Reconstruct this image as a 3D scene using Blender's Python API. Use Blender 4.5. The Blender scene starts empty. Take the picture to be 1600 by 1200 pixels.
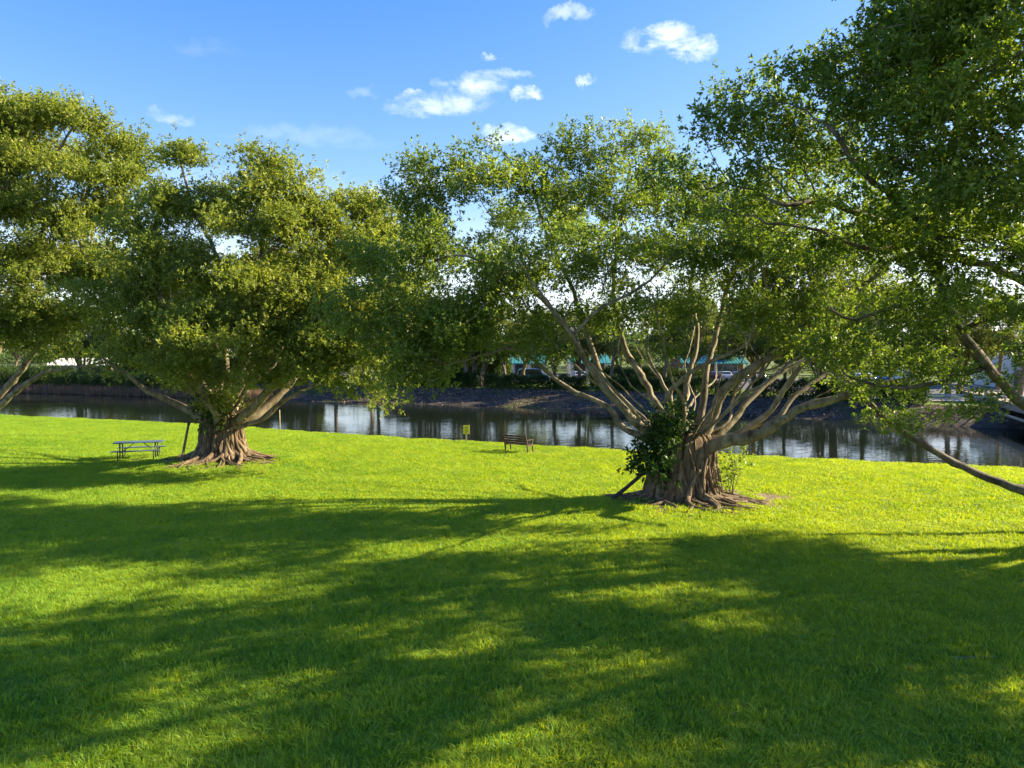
import bpy, math, random
import numpy as np
from mathutils import Vector, Matrix
R = math.radians
scene = bpy.context.scene
COL = scene.collection

# ------------------------------------------------------------------ camera, sky, sun, exposure
CAM = Vector((0.0, 0.0, 5.0)); PITCH = R(-2.72); FPX = 1155.6
cd = bpy.data.cameras.new('camera'); cam = bpy.data.objects.new('camera', cd); COL.objects.link(cam)
cam.location = CAM; cam.rotation_euler = (R(90) + PITCH, 0, 0)
cd.lens = 26.0; cd.sensor_width = 36.0; cd.clip_end = 6000; cd.clip_start = 0.1
scene.camera = cam
scene.view_settings.view_transform = 'Standard'; scene.view_settings.look = 'None'
scene.view_settings.gamma = 1.0; scene.view_settings.exposure = 1.78
SUN_AZ = R(79)      # clockwise from +Y
SUN_EL = R(26)
sd = Vector((math.sin(SUN_AZ)*math.cos(SUN_EL), math.cos(SUN_AZ)*math.cos(SUN_EL), math.sin(SUN_EL)))
sl = bpy.data.lights.new('sun', 'SUN'); sl.energy = 5.0; sl.angle = R(0.5); sl.color = (1.0, 0.87, 0.60)
so = bpy.data.objects.new('sun', sl); COL.objects.link(so); so.location = (40, 20, 40)
so.rotation_euler = (-sd).to_track_quat('-Z', 'Y').to_euler()

def pix_dir(px, py):
    u = (px-800)/FPX; v = (600-py)/FPX
    return Vector((u, math.cos(PITCH) - v*math.sin(PITCH), math.sin(PITCH) + v*math.cos(PITCH)))
def P(px, py, d):
    """point of the place seen at (px, py) of the photo, d metres ahead"""
    r = pix_dir(px, py); return CAM + r*(d/r.y)

world = bpy.data.worlds.new('World'); scene.world = world; world.use_nodes = True
def build_world():
    nt = world.node_tree; N = nt.nodes; L = nt.links; N.clear()
    out = N.new('ShaderNodeOutputWorld'); bg = N.new('ShaderNodeBackground')
    sky = N.new('ShaderNodeTexSky'); sky.sky_type = 'NISHITA'; sky.sun_disc = False
    sky.sun_elevation = SUN_EL; sky.sun_rotation = SUN_AZ
    sky.altitude = 0; sky.air_density = 1.0; sky.dust_density = 0.3; sky.ozone_density = 2.2
    tc = N.new('ShaderNodeTexCoord')
    wn = N.new('ShaderNodeTexNoise'); wn.inputs['Scale'].default_value = 14; wn.inputs['Detail'].default_value = 6; wn.inputs['Roughness'].default_value = .65
    L.new(tc.outputs['Generated'], wn.inputs['Vector'])
    ws = N.new('ShaderNodeVectorMath'); ws.operation = 'SUBTRACT'; L.new(wn.outputs['Color'], ws.inputs[0]); ws.inputs[1].default_value = (.5, .5, .5)
    wm = N.new('ShaderNodeVectorMath'); wm.operation = 'MULTIPLY_ADD'; L.new(ws.outputs[0], wm.inputs[0]); wm.inputs[1].default_value = (.09, .09, .06)
    L.new(tc.outputs['Generated'], wm.inputs[2]); warp = wm.outputs[0]
    def math_(op, a, b=None, clamp=False):
        m = N.new('ShaderNodeMath'); m.operation = op; m.use_clamp = clamp
        for i, v in enumerate((a, b)):
            if v is None: continue
            if isinstance(v, (int, float)): m.inputs[i].default_value = v
            else: L.new(v, m.inputs[i])
        return m.outputs[0]
    def dot(vec):
        m = N.new('ShaderNodeVectorMath'); m.operation = 'DOT_PRODUCT'
        L.new(warp, m.inputs[0]); m.inputs[1].default_value = vec
        return m.outputs['Value']
    ns = N.new('ShaderNodeTexNoise'); ns.inputs['Scale'].default_value = 26; ns.inputs['Detail'].default_value = 7
    ns.inputs['Roughness'].default_value = 0.62; ns.inputs['Distortion'].default_value = 0.3
    mp = N.new('ShaderNodeMapping'); mp.inputs['Scale'].default_value = (1, 1, 1.9)
    L.new(tc.outputs['Generated'], mp.inputs[0]); L.new(mp.outputs[0], ns.inputs['Vector'])
    noise = ns.outputs['Fac']
    clouds = [  # px, py, half width px, half height px, thickness
        (1025, 60, 58, 27, 1.0), (1075, 76, 42, 20, 1.0), (725, 138, 62, 24, 0.7), (690, 168, 80, 22, 0.62), (765, 122, 60, 14, 0.5),
        (812, 150, 36, 11, 1.0), (775, 90, 18, 7, 0.9), (785, 212, 52, 20, 0.95), (920, 130, 20, 9, 0.8), (880, 25, 38, 14, 0.5),
        (600, 295, 60, 16, 0.6), (268, 176, 36, 13, 0.4), (650, 290, 40, 30, 0.6), (640, 150, 22, 8, 0.5), (330, 70, 50, 14, 0.1),
        (480, 215, 130, 14, 0.13), (420, 300, 200, 40, 0.2), (1330, 420, 500, 90, 0.9), (60, 430, 260, 70, 0.8), (575, 145, 40, 10, 0.18)]
    tot = None
    for px, py, hw, hh, th in clouds:
        if hw < 90: hw *= .9; hh *= .85
        c = pix_dir(px, py).normalized(); rt = Vector((c.y, -c.x, 0)).normalized(); up = rt.cross(c)
        a = math_('MULTIPLY', dot(rt), FPX/hw); b = math_('MULTIPLY', dot(up), FPX/hh)
        fwd = math_('GREATER_THAN', dot(c), 0.2)
        r2 = math_('ADD', math_('MULTIPLY', a, a), math_('MULTIPLY', b, b))
        m = math_('SUBTRACT', 1.0, r2)
        m = math_('MULTIPLY', math_('MULTIPLY', math_('MAXIMUM', m, 0.0), fwd), th)
        tot = m if tot is None else math_('MAXIMUM', tot, m)
    # bank of pale cloud low on the horizon
    z = dot((0, 0, 1))
    low = N.new('ShaderNodeMapRange'); L.new(z, low.inputs[0]); low.inputs[1].default_value = 0.0; low.inputs[2].default_value = 0.20
    low.inputs[3].default_value = 0.85; low.inputs[4].default_value = 0.0; low.interpolation_type = 'SMOOTHSTEP'
    dens = math_('MULTIPLY', math_('SUBTRACT', noise, 0.36), 4.2, True)
    fac = math_('MAXIMUM', math_('MULTIPLY', dens, tot, True), math_('MULTIPLY', low.outputs[0], math_('MULTIPLY_ADD', noise, .6) if False else 0.92))
    mix = N.new('ShaderNodeMix'); mix.data_type = 'RGBA'
    hs = N.new('ShaderNodeHueSaturation'); hs.inputs['Saturation'].default_value = 1.52; hs.inputs['Value'].default_value = 1.16
    hs.inputs['Hue'].default_value = 0.521
    den = N.new('ShaderNodeVectorMath'); den.operation = 'MULTIPLY_ADD'; L.new(sky.outputs[0], den.inputs[0]); den.inputs[1].default_value = (.15, .15, .15); den.inputs[2].default_value = (1, 1, 1)
    dv = N.new('ShaderNodeVectorMath'); dv.operation = 'DIVIDE'; L.new(sky.outputs[0], dv.inputs[0]); L.new(den.outputs[0], dv.inputs[1]); L.new(dv.outputs[0], hs.inputs['Color'])
    L.new(fac, mix.inputs['Factor']); L.new(hs.outputs[0], mix.inputs[6]); mix.inputs[7].default_value = (3.5, 3.7, 4.1, 1)
    L.new(mix.outputs[2], bg.inputs['Color']); bg.inputs['Strength'].default_value = 0.118
    L.new(bg.outputs[0], out.inputs['Surface'])
build_world()

# ------------------------------------------------------------------ helpers
def tag(o, label=None, cat=None, group=None, kind=None):
    if label: o['label'] = label
    if cat: o['category'] = cat
    if group: o['group'] = group
    if kind: o['kind'] = kind
    return o
def empty(name, loc, rz=0.0):
    o = bpy.data.objects.new(name, None); COL.objects.link(o); o.location = loc; o.rotation_euler = (0, 0, rz)
    o.empty_display_size = 0.3; return o
def np_mesh(name, verts, faces, k, mat, attrs=None, smooth=False):
    """verts (n,3), faces (m,k) arrays"""
    me = bpy.data.meshes.new(name); n, m = len(verts), len(faces)
    me.vertices.add(n); me.vertices.foreach_set('co', np.ascontiguousarray(verts, np.float32).ravel())
    me.loops.add(m*k); me.loops.foreach_set('vertex_index', np.ascontiguousarray(faces, np.int32).ravel())
    me.polygons.add(m); me.polygons.foreach_set('loop_start', np.arange(0, m*k, k, dtype=np.int32))
    if smooth: me.polygons.foreach_set('use_smooth', np.ones(m, bool))
    for an, (dom, av) in (attrs or {}).items():
        a = me.attributes.new(an, 'FLOAT', dom); a.data.foreach_set('value', np.ascontiguousarray(av, np.float32))
    me.materials.append(mat); me.update(); me.validate(); return me
class MB:
    def __init__(s): s.v = []; s.f = []
    def add(s, vs, fs):
        b = len(s.v); s.v += [tuple(v) for v in vs]; s.f += [tuple(b+i for i in f) for f in fs]; return s
    def box(s, c, size, rot=None, bevel=0.0):
        x, y, z = (k/2 for k in size); m = rot or Matrix.Identity(3); c = Vector(c)
        if bevel <= 0:
            vs = [c + m @ Vector((a*x, b*y, d*z)) for a in (-1, 1) for b in (-1, 1) for d in (-1, 1)]
            return s.add(vs, [(0, 1, 3, 2), (4, 6, 7, 5), (0, 4, 5, 1), (2, 3, 7, 6), (0, 2, 6, 4), (1, 5, 7, 3)])
        b = bevel; vs = []
        for zz, q in ((-z, b), (-z+b, 0), (z-b, 0), (z, b)):
            for (sx, sy) in ((1, 1), (-1, 1), (-1, -1), (1, -1)):
                p1 = Vector((sx*(x-q), sy*(y-q-b), zz)); p2 = Vector((sx*(x-q-b), sy*(y-q), zz))
                vs += [c + m @ p for p in ((p1, p2) if sx*sy > 0 else (p2, p1))]
        fs = [tuple(reversed(range(8))), tuple(range(24, 32))]
        for r in range(3):
            for i in range(8): j = (i+1) % 8; fs.append((r*8+i, r*8+j, r*8+8+j, r*8+8+i))
        return s.add(vs, fs)
    def tube(s, pts, rad, sides=6, cap=True, lump=0.0, rng=None, phase=0.0):
        pts = [Vector(p) for p in pts]; n = len(pts)
        if not hasattr(rad, '__len__'): rad = [rad]*n
        t = (pts[1]-pts[0]).normalized(); ref = Vector((0, 0, 1)) if abs(t.z) < .9 else Vector((1, 0, 0))
        u = t.cross(ref).normalized(); base = len(s.v)
        for i in range(n):
            a = pts[max(i-1, 0)]; b = pts[min(i+1, n-1)]; t = (b-a)
            t = t.normalized() if t.length > 1e-9 else Vector((0, 0, 1))
            u = (u - t*u.dot(t)); u = u.normalized() if u.length > 1e-6 else t.orthogonal().normalized()
            w = t.cross(u)
            for k in range(sides):
                an = 2*math.pi*k/sides + phase; r = rad[i]*(1 + (lump*(rng.random()-.5) if rng and lump else 0))
                s.v.append(tuple(pts[i] + u*(math.cos(an)*r) + w*(math.sin(an)*r)))
        for i in range(n-1):
            for k in range(sides):
                k2 = (k+1) % sides; q = base + i*sides
                s.f.append((q+k, q+k2, q+sides+k2, q+sides+k))
        if cap:
            s.f.append(tuple(base+k for k in reversed(range(sides))))
            s.f.append(tuple(base+(n-1)*sides+k for k in range(sides)))
        return s
    def build(s, name, mat, parent=None, smooth=False):
        me = bpy.data.meshes.new(name); me.from_pydata(s.v, [], s.f); me.materials.append(mat)
        if smooth: me.polygons.foreach_set('use_smooth', [True]*len(me.polygons))
        me.update(); o = bpy.data.objects.new(name, me); COL.objects.link(o)
        if parent: o.parent = parent
        return o
def link(name, me, parent=None):
    o = bpy.data.objects.new(name, me); COL.objects.link(o)
    if parent: o.parent = parent
    return o
def copy_tree(o, parent=None):
    c = o.copy(); COL.objects.link(c); c.parent = parent
    for ch in [x for x in bpy.data.objects if x.parent == o]: copy_tree(ch, c)
    return c

# ------------------------------------------------------------------ materials
MATS = {}
def ramp(N, L, fac, stops):
    r = N.new('ShaderNodeValToRGB'); e = r.color_ramp.elements
    while len(e) < len(stops): e.new(0.5)
    for i, (p, c) in enumerate(stops): e[i].position = p; e[i].color = (*c, 1)
    L.new(fac, r.inputs[0]); return r.outputs[0]
def noise_of(N, L, vec, scale, detail=4, rough=.55, sc=None):
    if sc:
        m = N.new('ShaderNodeMapping'); m.inputs['Scale'].default_value = sc; L.new(vec, m.inputs[0]); vec = m.outputs[0]
    n = N.new('ShaderNodeTexNoise'); n.inputs['Scale'].default_value = scale; n.inputs['Detail'].default_value = detail
    n.inputs['Roughness'].default_value = rough; L.new(vec, n.inputs['Vector']); return n.outputs['Fac']
def mat_new(name):
    m = bpy.data.materials.new(name); m.use_nodes = True; N = m.node_tree.nodes; L = m.node_tree.links
    b = N['Principled BSDF']; MATS[name] = m; return m, N, L, b
def mat_simple(name, col, rough=.6, metal=0, var=.12, scale=6, bump=0.0, spec=.5):
    m, N, L, b = mat_new(name); tc = N.new('ShaderNodeTexCoord')
    f = noise_of(N, L, tc.outputs['Object'], scale, 5)
    lo = tuple(c*(1-var) for c in col); hi = tuple(min(1, c*(1+var)) for c in col)
    L.new(ramp(N, L, f, [(.3, lo), (.7, hi)]), b.inputs['Base Color'])
    b.inputs['Roughness'].default_value = rough; b.inputs['Metallic'].default_value = metal
    b.inputs['Specular IOR Level'].default_value = spec
    if bump:
        bp = N.new('ShaderNodeBump'); bp.inputs['Strength'].default_value = bump; bp.inputs['Distance'].default_value = .02
        L.new(noise_of(N, L, tc.outputs['Object'], scale*5, 6), bp.inputs['Height']); L.new(bp.outputs[0], b.inputs['Normal'])
    return m
def mat_leaf(name, dark, mid, light, transl, rough=.42, tfac=.42, spec=.35):
    m, N, L, b = mat_new(name); out = N['Material Output']
    at = N.new('ShaderNodeAttribute'); at.attribute_name = 'rnd'
    col = ramp(N, L, at.outputs['Fac'], [(0.0, dark), (.5, mid), (1.0, light)])
    L.new(col, b.inputs['Base Color']); b.inputs['Roughness'].default_value = rough
    b.inputs['Specular IOR Level'].default_value = spec
    tr = N.new('ShaderNodeBsdfTranslucent')
    mx = N.new('ShaderNodeMix'); mx.data_type = 'RGBA'; mx.blend_type = 'MULTIPLY'; mx.inputs[0].default_value = 1
    L.new(col, mx.inputs[6]); mx.inputs[7].default_value = (*transl, 1); L.new(mx.outputs[2], tr.inputs[0])
    ms = N.new('ShaderNodeMixShader'); ms.inputs[0].default_value = tfac
    L.new(b.outputs[0], ms.inputs[1]); L.new(tr.outputs[0], ms.inputs[2]); L.new(ms.outputs[0], out.inputs['Surface'])
    return m
def mat_bark(name, c1, c2, c3, scale=3.0, stretch=(1, 1, .35), bump=.5):
    m, N, L, b = mat_new(name); g = N.new('ShaderNodeNewGeometry'); v = g.outputs['Position']
    f = noise_of(N, L, v, scale, 8, .65, stretch)
    base = ramp(N, L, f, [(.28, c1), (.5, c2), (.72, c3)])
    f2 = noise_of(N, L, v, scale*.9, 6, .7); mr = N.new('ShaderNodeMapRange'); L.new(f2, mr.inputs[0]); mr.inputs[1].default_value = .52; mr.inputs[2].default_value = .60
    mx = N.new('ShaderNodeMix'); mx.data_type = 'RGBA'; mx.blend_type = 'MULTIPLY'; L.new(mr.outputs[0], mx.inputs[0]); L.new(base, mx.inputs[6]); mx.inputs[7].default_value = (.52, .56, .46, 1)
    L.new(mx.outputs[2], b.inputs['Base Color'])
    b.inputs['Roughness'].default_value = .8; b.inputs['Specular IOR Level'].default_value = .25
    bp = N.new('ShaderNodeBump'); bp.inputs['Strength'].default_value = bump; bp.inputs['Distance'].default_value = .03
    L.new(noise_of(N, L, v, scale*6, 8, .7, stretch), bp.inputs['Height']); L.new(bp.outputs[0], b.inputs['Normal'])
    return m
bark = mat_bark('ficus_bark', (.07, .05, .03), (.21, .17, .11), (.37, .32, .23))
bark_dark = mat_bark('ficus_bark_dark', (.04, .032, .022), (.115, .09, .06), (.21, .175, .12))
root_bark = mat_bark('aerial_root_bark', (.05, .032, .02), (.155, .105, .062), (.30, .225, .145), 5.0, (1, 1, .15), .6)
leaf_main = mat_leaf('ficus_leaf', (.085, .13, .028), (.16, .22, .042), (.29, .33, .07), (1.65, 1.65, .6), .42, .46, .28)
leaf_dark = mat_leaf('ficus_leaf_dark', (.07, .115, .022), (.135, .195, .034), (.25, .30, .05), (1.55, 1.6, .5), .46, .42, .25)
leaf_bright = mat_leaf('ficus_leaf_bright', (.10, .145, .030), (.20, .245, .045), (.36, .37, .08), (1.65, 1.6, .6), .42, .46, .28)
leaf_far = mat_leaf('far_leaf', (.045, .075, .022), (.085, .125, .035), (.16, .20, .05), (1.4, 1.5, .5))
leaf_far2 = mat_leaf('far_leaf_yellow', (.07, .09, .02), (.13, .16, .035), (.23, .25, .06), (1.4, 1.4, .5))
leaf_palm = mat_leaf('palm_leaf', (.05, .09, .03), (.10, .15, .05), (.17, .22, .08), (1.3, 1.4, .6))
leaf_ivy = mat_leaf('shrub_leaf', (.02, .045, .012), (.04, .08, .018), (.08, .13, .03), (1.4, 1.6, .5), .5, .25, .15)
leaf_hedge = mat_leaf('hedge_leaf', (.03, .055, .014), (.06, .10, .022), (.12, .17, .035), (1.3, 1.5, .5))

# ------------------------------------------------------------------ terrain
CREST = [(-400, 190), (-120, 92), (-60, 65), (-38.8, 56), (-23, 50.2), (-8.9, 42.8), (0, 39), (6.2, 36), (11, 34.6), (15.3, 33.4), (21.4, 30.9), (40, 24), (90, 8), (400, -80)]
FARW = [(-400, 240), (-120, 122), (-62, 102), (-24, 87.7), (-11, 84.0), (6.5, 75.5), (15, 72.5), (25, 67.5), (34, 62), (60, 50), (120, 30), (400, -50)]
def interp(tab, x):
    for (x0, y0), (x1, y1) in zip(tab, tab[1:]):
        if x <= x1:
            t = (x-x0)/(x1-x0)
            return y0 + (y1-y0)*t
    return tab[-1][1]
def sm(tab, x): return sum(interp(tab, x+d) for d in (-6, -3, 0, 3, 6))/5
def crest(x): return sm(CREST, x)
def farw(x): return sm(FARW, x)
TREE_A = P(345, 724, 32); TREE_A.z = 0; TREE_A.y = 32.2; TREE_A.x = (345-800)/FPX*32.2
TREE_C = Vector(((1072-800)/FPX*24.0, 24.2, 0))
TREE_D = Vector((17.6, 18.5, 0)); TREE_B = Vector((-29, 38.5, 0))
WATER_Z = -1.3
def lawn_z(x, y):
    z = .10*math.sin(x*.11+1)*math.sin(y*.13) + .05*math.sin(x*.31+.5*y*.2)
    for t, h, w in ((TREE_A, .28, 2.8), (TREE_C, .20, 2.6), (TREE_B, .25, 3), (TREE_D, .2, 3)):
        z += h*math.exp(-((x-t.x)**2+(y-t.y)**2)/(w*w))
    k = max(0.0, 1-(crest(x)-y)/5.0)           # gentle fall towards the crest
    return z*(1-min(1, k)) - .10*k*k
def xcols():
    xs = [];  x = -400.0
    while x < 400:
        xs.append(x); a = abs(x)
        x += .5 if a < 30 else (1.5 if a < 70 else (5 if a < 150 else 25))
    xs.append(400.0); return xs
XC = xcols()
def strip(name, rows, mat, kind='structure', smooth=True):
    """rows: list of functions x -> (y, z)"""
    nx = len(XC); vs = []
    for r in rows:
        for x in XC:
            y, z = r(x); vs.append((x, y, z))
    fs = [(j*nx+i, j*nx+i+1, (j+1)*nx+i+1, (j+1)*nx+i) for j in range(len(rows)-1) for i in range(nx-1)]
    me = np_mesh(name, np.array(vs), np.array(fs), 4, mat, smooth=smooth)
    o = link(name, me); tag(o, kind=kind); return o
def bank_noise(x, y): return .12*math.sin(x*.9+y*.7)*math.sin(x*.37-y*1.1) + .07*math.sin(x*2.3+1)*math.sin(y*1.9)

def mat_lawn():
    m, N, L, b = mat_new('lawn_soil_and_thatch'); g = N.new('ShaderNodeNewGeometry'); v = g.outputs['Position']
    f = noise_of(N, L, v, 2.2, 8, .7)
    grass = ramp(N, L, f, [(.3, (.06, .11, .010)), (.55, (.11, .18, .014)), (.75, (.17, .25, .02))])
    soil = ramp(N, L, noise_of(N, L, v, 7, 8, .7), [(.3, (.10, .07, .045)), (.55, (.24, .18, .12)), (.75, (.36, .29, .20))])
    tot = None
    for (c, r) in DIRT:
        d = N.new('ShaderNodeVectorMath'); d.operation = 'DISTANCE'; L.new(v, d.inputs[0]); d.inputs[1].default_value = c
        q = N.new('ShaderNodeMath'); q.operation = 'DIVIDE'; L.new(d.outputs['Value'], q.inputs[0]); q.inputs[1].default_value = r
        if tot is None: tot = q.outputs[0]
        else:
            mn = N.new('ShaderNodeMath'); mn.operation = 'MINIMUM'; L.new(tot, mn.inputs[0]); L.new(q.outputs[0], mn.inputs[1]); tot = mn.outputs[0]
    ad = N.new('ShaderNodeMath'); ad.operation = 'ADD'; L.new(tot, ad.inputs[0])
    nn = N.new('ShaderNodeMath'); nn.operation = 'MULTIPLY'; L.new(noise_of(N, L, v, 1.5, 5), nn.inputs[0]); nn.inputs[1].default_value = .7
    L.new(nn.outputs[0], ad.inputs[1])
    mr = N.new('ShaderNodeMapRange'); L.new(ad.outputs[0], mr.inputs[0]); mr.inputs[1].default_value = 1.15; mr.inputs[2].default_value = 1.4
    mx = N.new('ShaderNodeMix'); mx.data_type = 'RGBA'; L.new(mr.outputs[0], mx.inputs[0]); L.new(soil, mx.inputs[6]); L.new(grass, mx.inputs[7])
    L.new(mx.outputs[2], b.inputs['Base Color']); b.inputs['Roughness'].default_value = .9; b.inputs['Specular IOR Level'].default_value = .1
    bp = N.new('ShaderNodeBump'); bp.inputs['Strength'].default_value = .7; bp.inputs['Distance'].default_value = .06
    L.new(noise_of(N, L, v, 18, 6, .7), bp.inputs['Height']); L.new(bp.outputs[0], b.inputs['Normal'])
    return m
BENCH = Vector(((808-800)/FPX*36.6+.05, 36.2, 0)); TABLE = Vector(((214-800)/FPX*33.2, 33.2, 0))
STONE = Vector((7.35, 11.55, 0))
DIRT = [(TREE_A, 3.0), (TREE_C, 2.9), (TREE_C + Vector((2.3, .3, 0)), 1.9), (TABLE + Vector((.5, -.2, 0)), 1.0),
        (BENCH + Vector((.75, -.1, 0)), .9), (TREE_D, 2.0), (TREE_B, 2.2)]
m_lawn = mat_lawn()
rows = []
NL = 110
for j in range(NL+1):
    t = j/NL
    rows.append(lambda x, t=t: ((lambda y: (y, lawn_z(x, y)))(-60 + (crest(x)+60)*t)))
strip('lawn', rows, m_lawn)
m_edge = mat_simple('near_canal_bank_soil', (.09, .075, .05), .9, bump=.5, var=.4, scale=2)
strip('near_bank', [lambda x, t=t: (crest(x)+t*4.2, -.10 - 1.9*t**1.3) for t in (0, .15, .3, .5, .7, 1)] +
      [lambda x: (.5*(crest(x)+farw(x)), -3.2)], m_edge)
def mat_bank():
    m, N, L, b = mat_new('far_bank_earth'); g = N.new('ShaderNodeNewGeometry'); v = g.outputs['Position']
    f1 = noise_of(N, L, v, 1.1, 9, .7, (1, 1, 3)); f2 = noise_of(N, L, v, .12, 4, .6)
    c1 = ramp(N, L, f1, [(.3, (.034, .027, .022)), (.52, (.09, .07, .055)), (.66, (.16, .125, .10)), (.76, (.32, .23, .16))])
    c2 = ramp(N, L, f1, [(.3, (.03, .05, .012)), (.6, (.09, .11, .035)), (.8, (.18, .17, .07))])
    mr = N.new('ShaderNodeMapRange'); L.new(f2, mr.inputs[0]); mr.inputs[1].default_value = .52; mr.inputs[2].default_value = .62
    mx = N.new('ShaderNodeMix'); mx.data_type = 'RGBA'; L.new(mr.outputs[0], mx.inputs[0]); L.new(c1, mx.inputs[6]); L.new(c2, mx.inputs[7])
    L.new(mx.outputs[2], b.inputs['Base Color']); b.inputs['Roughness'].default_value = .95; b.inputs['Specular IOR Level'].default_value = .1
    bp = N.new('ShaderNodeBump'); bp.inputs['Strength'].default_value = 1; bp.inputs['Distance'].default_value = .25
    L.new(noise_of(N, L, v, 2.5, 8, .75), bp.inputs['Height']); L.new(bp.outputs[0], b.inputs['Normal'])
    return m
m_bank = mat_bank()
rows = [lambda x: (.5*(crest(x)+farw(x)), -3.2)]
for t in np.linspace(0, 1, 26):
    def f(x, t=float(t)):
        w = 15 - max(0, min(8, (x-18)*.5)); y = farw(x) + t*w
        z = -2.0 + 2.05*(1-(1-t)**1.6) + (bank_noise(x, y)*min(1, 4*t*(1.05-t)) if 0 < t < 1 else 0)
        return (y - 2.6, z)
    rows.append(f)
strip('far_bank', rows, m_bank)
def bank_top(x): return farw(x) + 15 - max(0, min(8, (x-18)*.5)) - 2.6
m_fgrass = mat_simple('far_grass', (.13, .19, .035), .95, var=.35, scale=.6, bump=.6, spec=.1)
strip('far_grass_strip', [lambda x: (bank_top(x), .05), lambda x: (bank_top(x)+8, .15), lambda x: (bank_top(x)+15, .15)], m_fgrass)
m_asph = mat_simple('parking_asphalt', (.10, .10, .105), .9, var=.2, scale=1.5, spec=.2)
strip('parking_lot', [lambda x: (bank_top(x)+15, .15), lambda x: (bank_top(x)+40, .15), lambda x: (bank_top(x)+60, .15)], m_asph)
m_fg2 = mat_simple('distant_ground', (.12, .15, .05), .95, var=.3, scale=.1, spec=.1)
strip('distant_ground', [lambda x: (bank_top(x)+60, .15), lambda x: (500+max(0, bank_top(x))*.3, .3), lambda x: (4000, .5)], m_fg2)

def mat_water():
    m, N, L, b = mat_new('canal_water'); g = N.new('ShaderNodeNewGeometry'); v = g.outputs['Position']
    b.inputs['Base Color'].default_value = (.012, .016, .010, 1); b.inputs['Roughness'].default_value = .035
    b.inputs['IOR'].default_value = 1.33; b.inputs['Specular IOR Level'].default_value = .5
    f = noise_of(N, L, v, 1.6, 3, .5, (.6, 1.4, 1)); f2 = noise_of(N, L, v, .25, 2, .5)
    mu = N.new('ShaderNodeMath'); mu.operation = 'MULTIPLY'; L.new(f, mu.inputs[0]); L.new(f2, mu.inputs[1])
    bp = N.new('ShaderNodeBump'); bp.inputs['Strength'].default_value = .5; bp.inputs['Distance'].default_value = .04
    L.new(mu.outputs[0], bp.inputs['Height']); L.new(bp.outputs[0], b.inputs['Normal'])
    return m
strip('canal_water', [lambda x: (crest(x)+1.2, WATER_Z), lambda x: (.5*(crest(x)+farw(x)), WATER_Z), lambda x: (farw(x)+2.5, WATER_Z)], mat_water())

# ------------------------------------------------------------------ foliage and tree growth
def unit(a): return a/np.maximum(np.linalg.norm(a, axis=1, keepdims=True), 1e-9)
def leaf_arrays(rng, pos, dirs, size, nleaf, shade, aspect=.46, upbias=.45):
    """pos, dirs (n,3): sprigs; returns verts, faces, rnd (per point)"""
    n = len(pos)*nleaf
    p = np.repeat(pos, nleaf, 0); d = np.repeat(dirs, nleaf, 0); sh = np.repeat(shade, nleaf)
    rad = rng.normal(size=(n, 3)); rad -= d*np.sum(rad*d, 1, keepdims=True); rad = unit(rad)
    t = rng.random((n, 1))
    ax = unit(rad + d*(.15+1.1*t) + np.array([0, 0, -.12]))
    L = size*(.7+.6*rng.random((n, 1)))
    b = p + d*(t*size*2.0)
    up = unit(np.array([0, 0, upbias]) + .65*rng.normal(size=(n, 3)))
    side = np.cross(ax, up); side = unit(side); nrm = np.cross(side, ax)
    w = L*aspect*.5
    v0 = b; v1 = b + ax*L*.42 + side*w + nrm*L*.06; v2 = b + ax*L - nrm*L*.12; v3 = b + ax*L*.42 - side*w + nrm*L*.06
    v = np.stack([v0, v1, v2, v3], 1).reshape(-1, 3)
    f = np.arange(4*n).reshape(-1, 4)
    r = np.clip(sh + .17*rng.normal(size=n), 0, 1)
    return v, f, np.repeat(r, 4)
def make_clumps(rng, ells, dens, rmin=.5, rmax=1.0, shell=.55):
    """ells: (centre, rh, rv). Returns clump centres, radii, outward dirs"""
    C, Rr = [], []; rb = .5*(rmin+rmax)
    for (c, rh, rv) in ells:
        rh = max(.4*rh, rh-.42*rb); rv = max(.4*rv, rv-.2*rb)
        n = max(2, int(dens*(rh*rh*rv)**(2/3)*3.2))
        q = unit(rng.normal(size=(n, 3))); q[:, 2] = np.where(q[:, 2] < -.45, -q[:, 2]*.7, q[:, 2])
        rr = (shell + (1-shell)*rng.random((n, 1)))*.92
        C.append(np.array(c) + q*rr*np.array([rh, rh, rv*1.15]) + rng.normal(size=(n, 3))*np.array([.38, .38, .34])*min(1, rb/.7)); Rr.append(rng.uniform(rmin, rmax, n))
    return np.concatenate(C), np.concatenate(Rr)
def catmull(pts, step=.3):
    pts = [Vector(p) for p in pts]; out = [pts[0]]
    for i in range(len(pts)-1):
        p0 = pts[max(i-1, 0)]; p1 = pts[i]; p2 = pts[i+1]; p3 = pts[min(i+2, len(pts)-1)]
        k = max(1, int((p2-p1).length/step))
        for j in range(1, k+1):
            t = j/k
            out.append(.5*((2*p1)+(p2-p0)*t+(2*p0-5*p1+4*p2-p3)*t*t+(3*p1-p0-3*p2+p3)*t**3))
    return out
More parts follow.
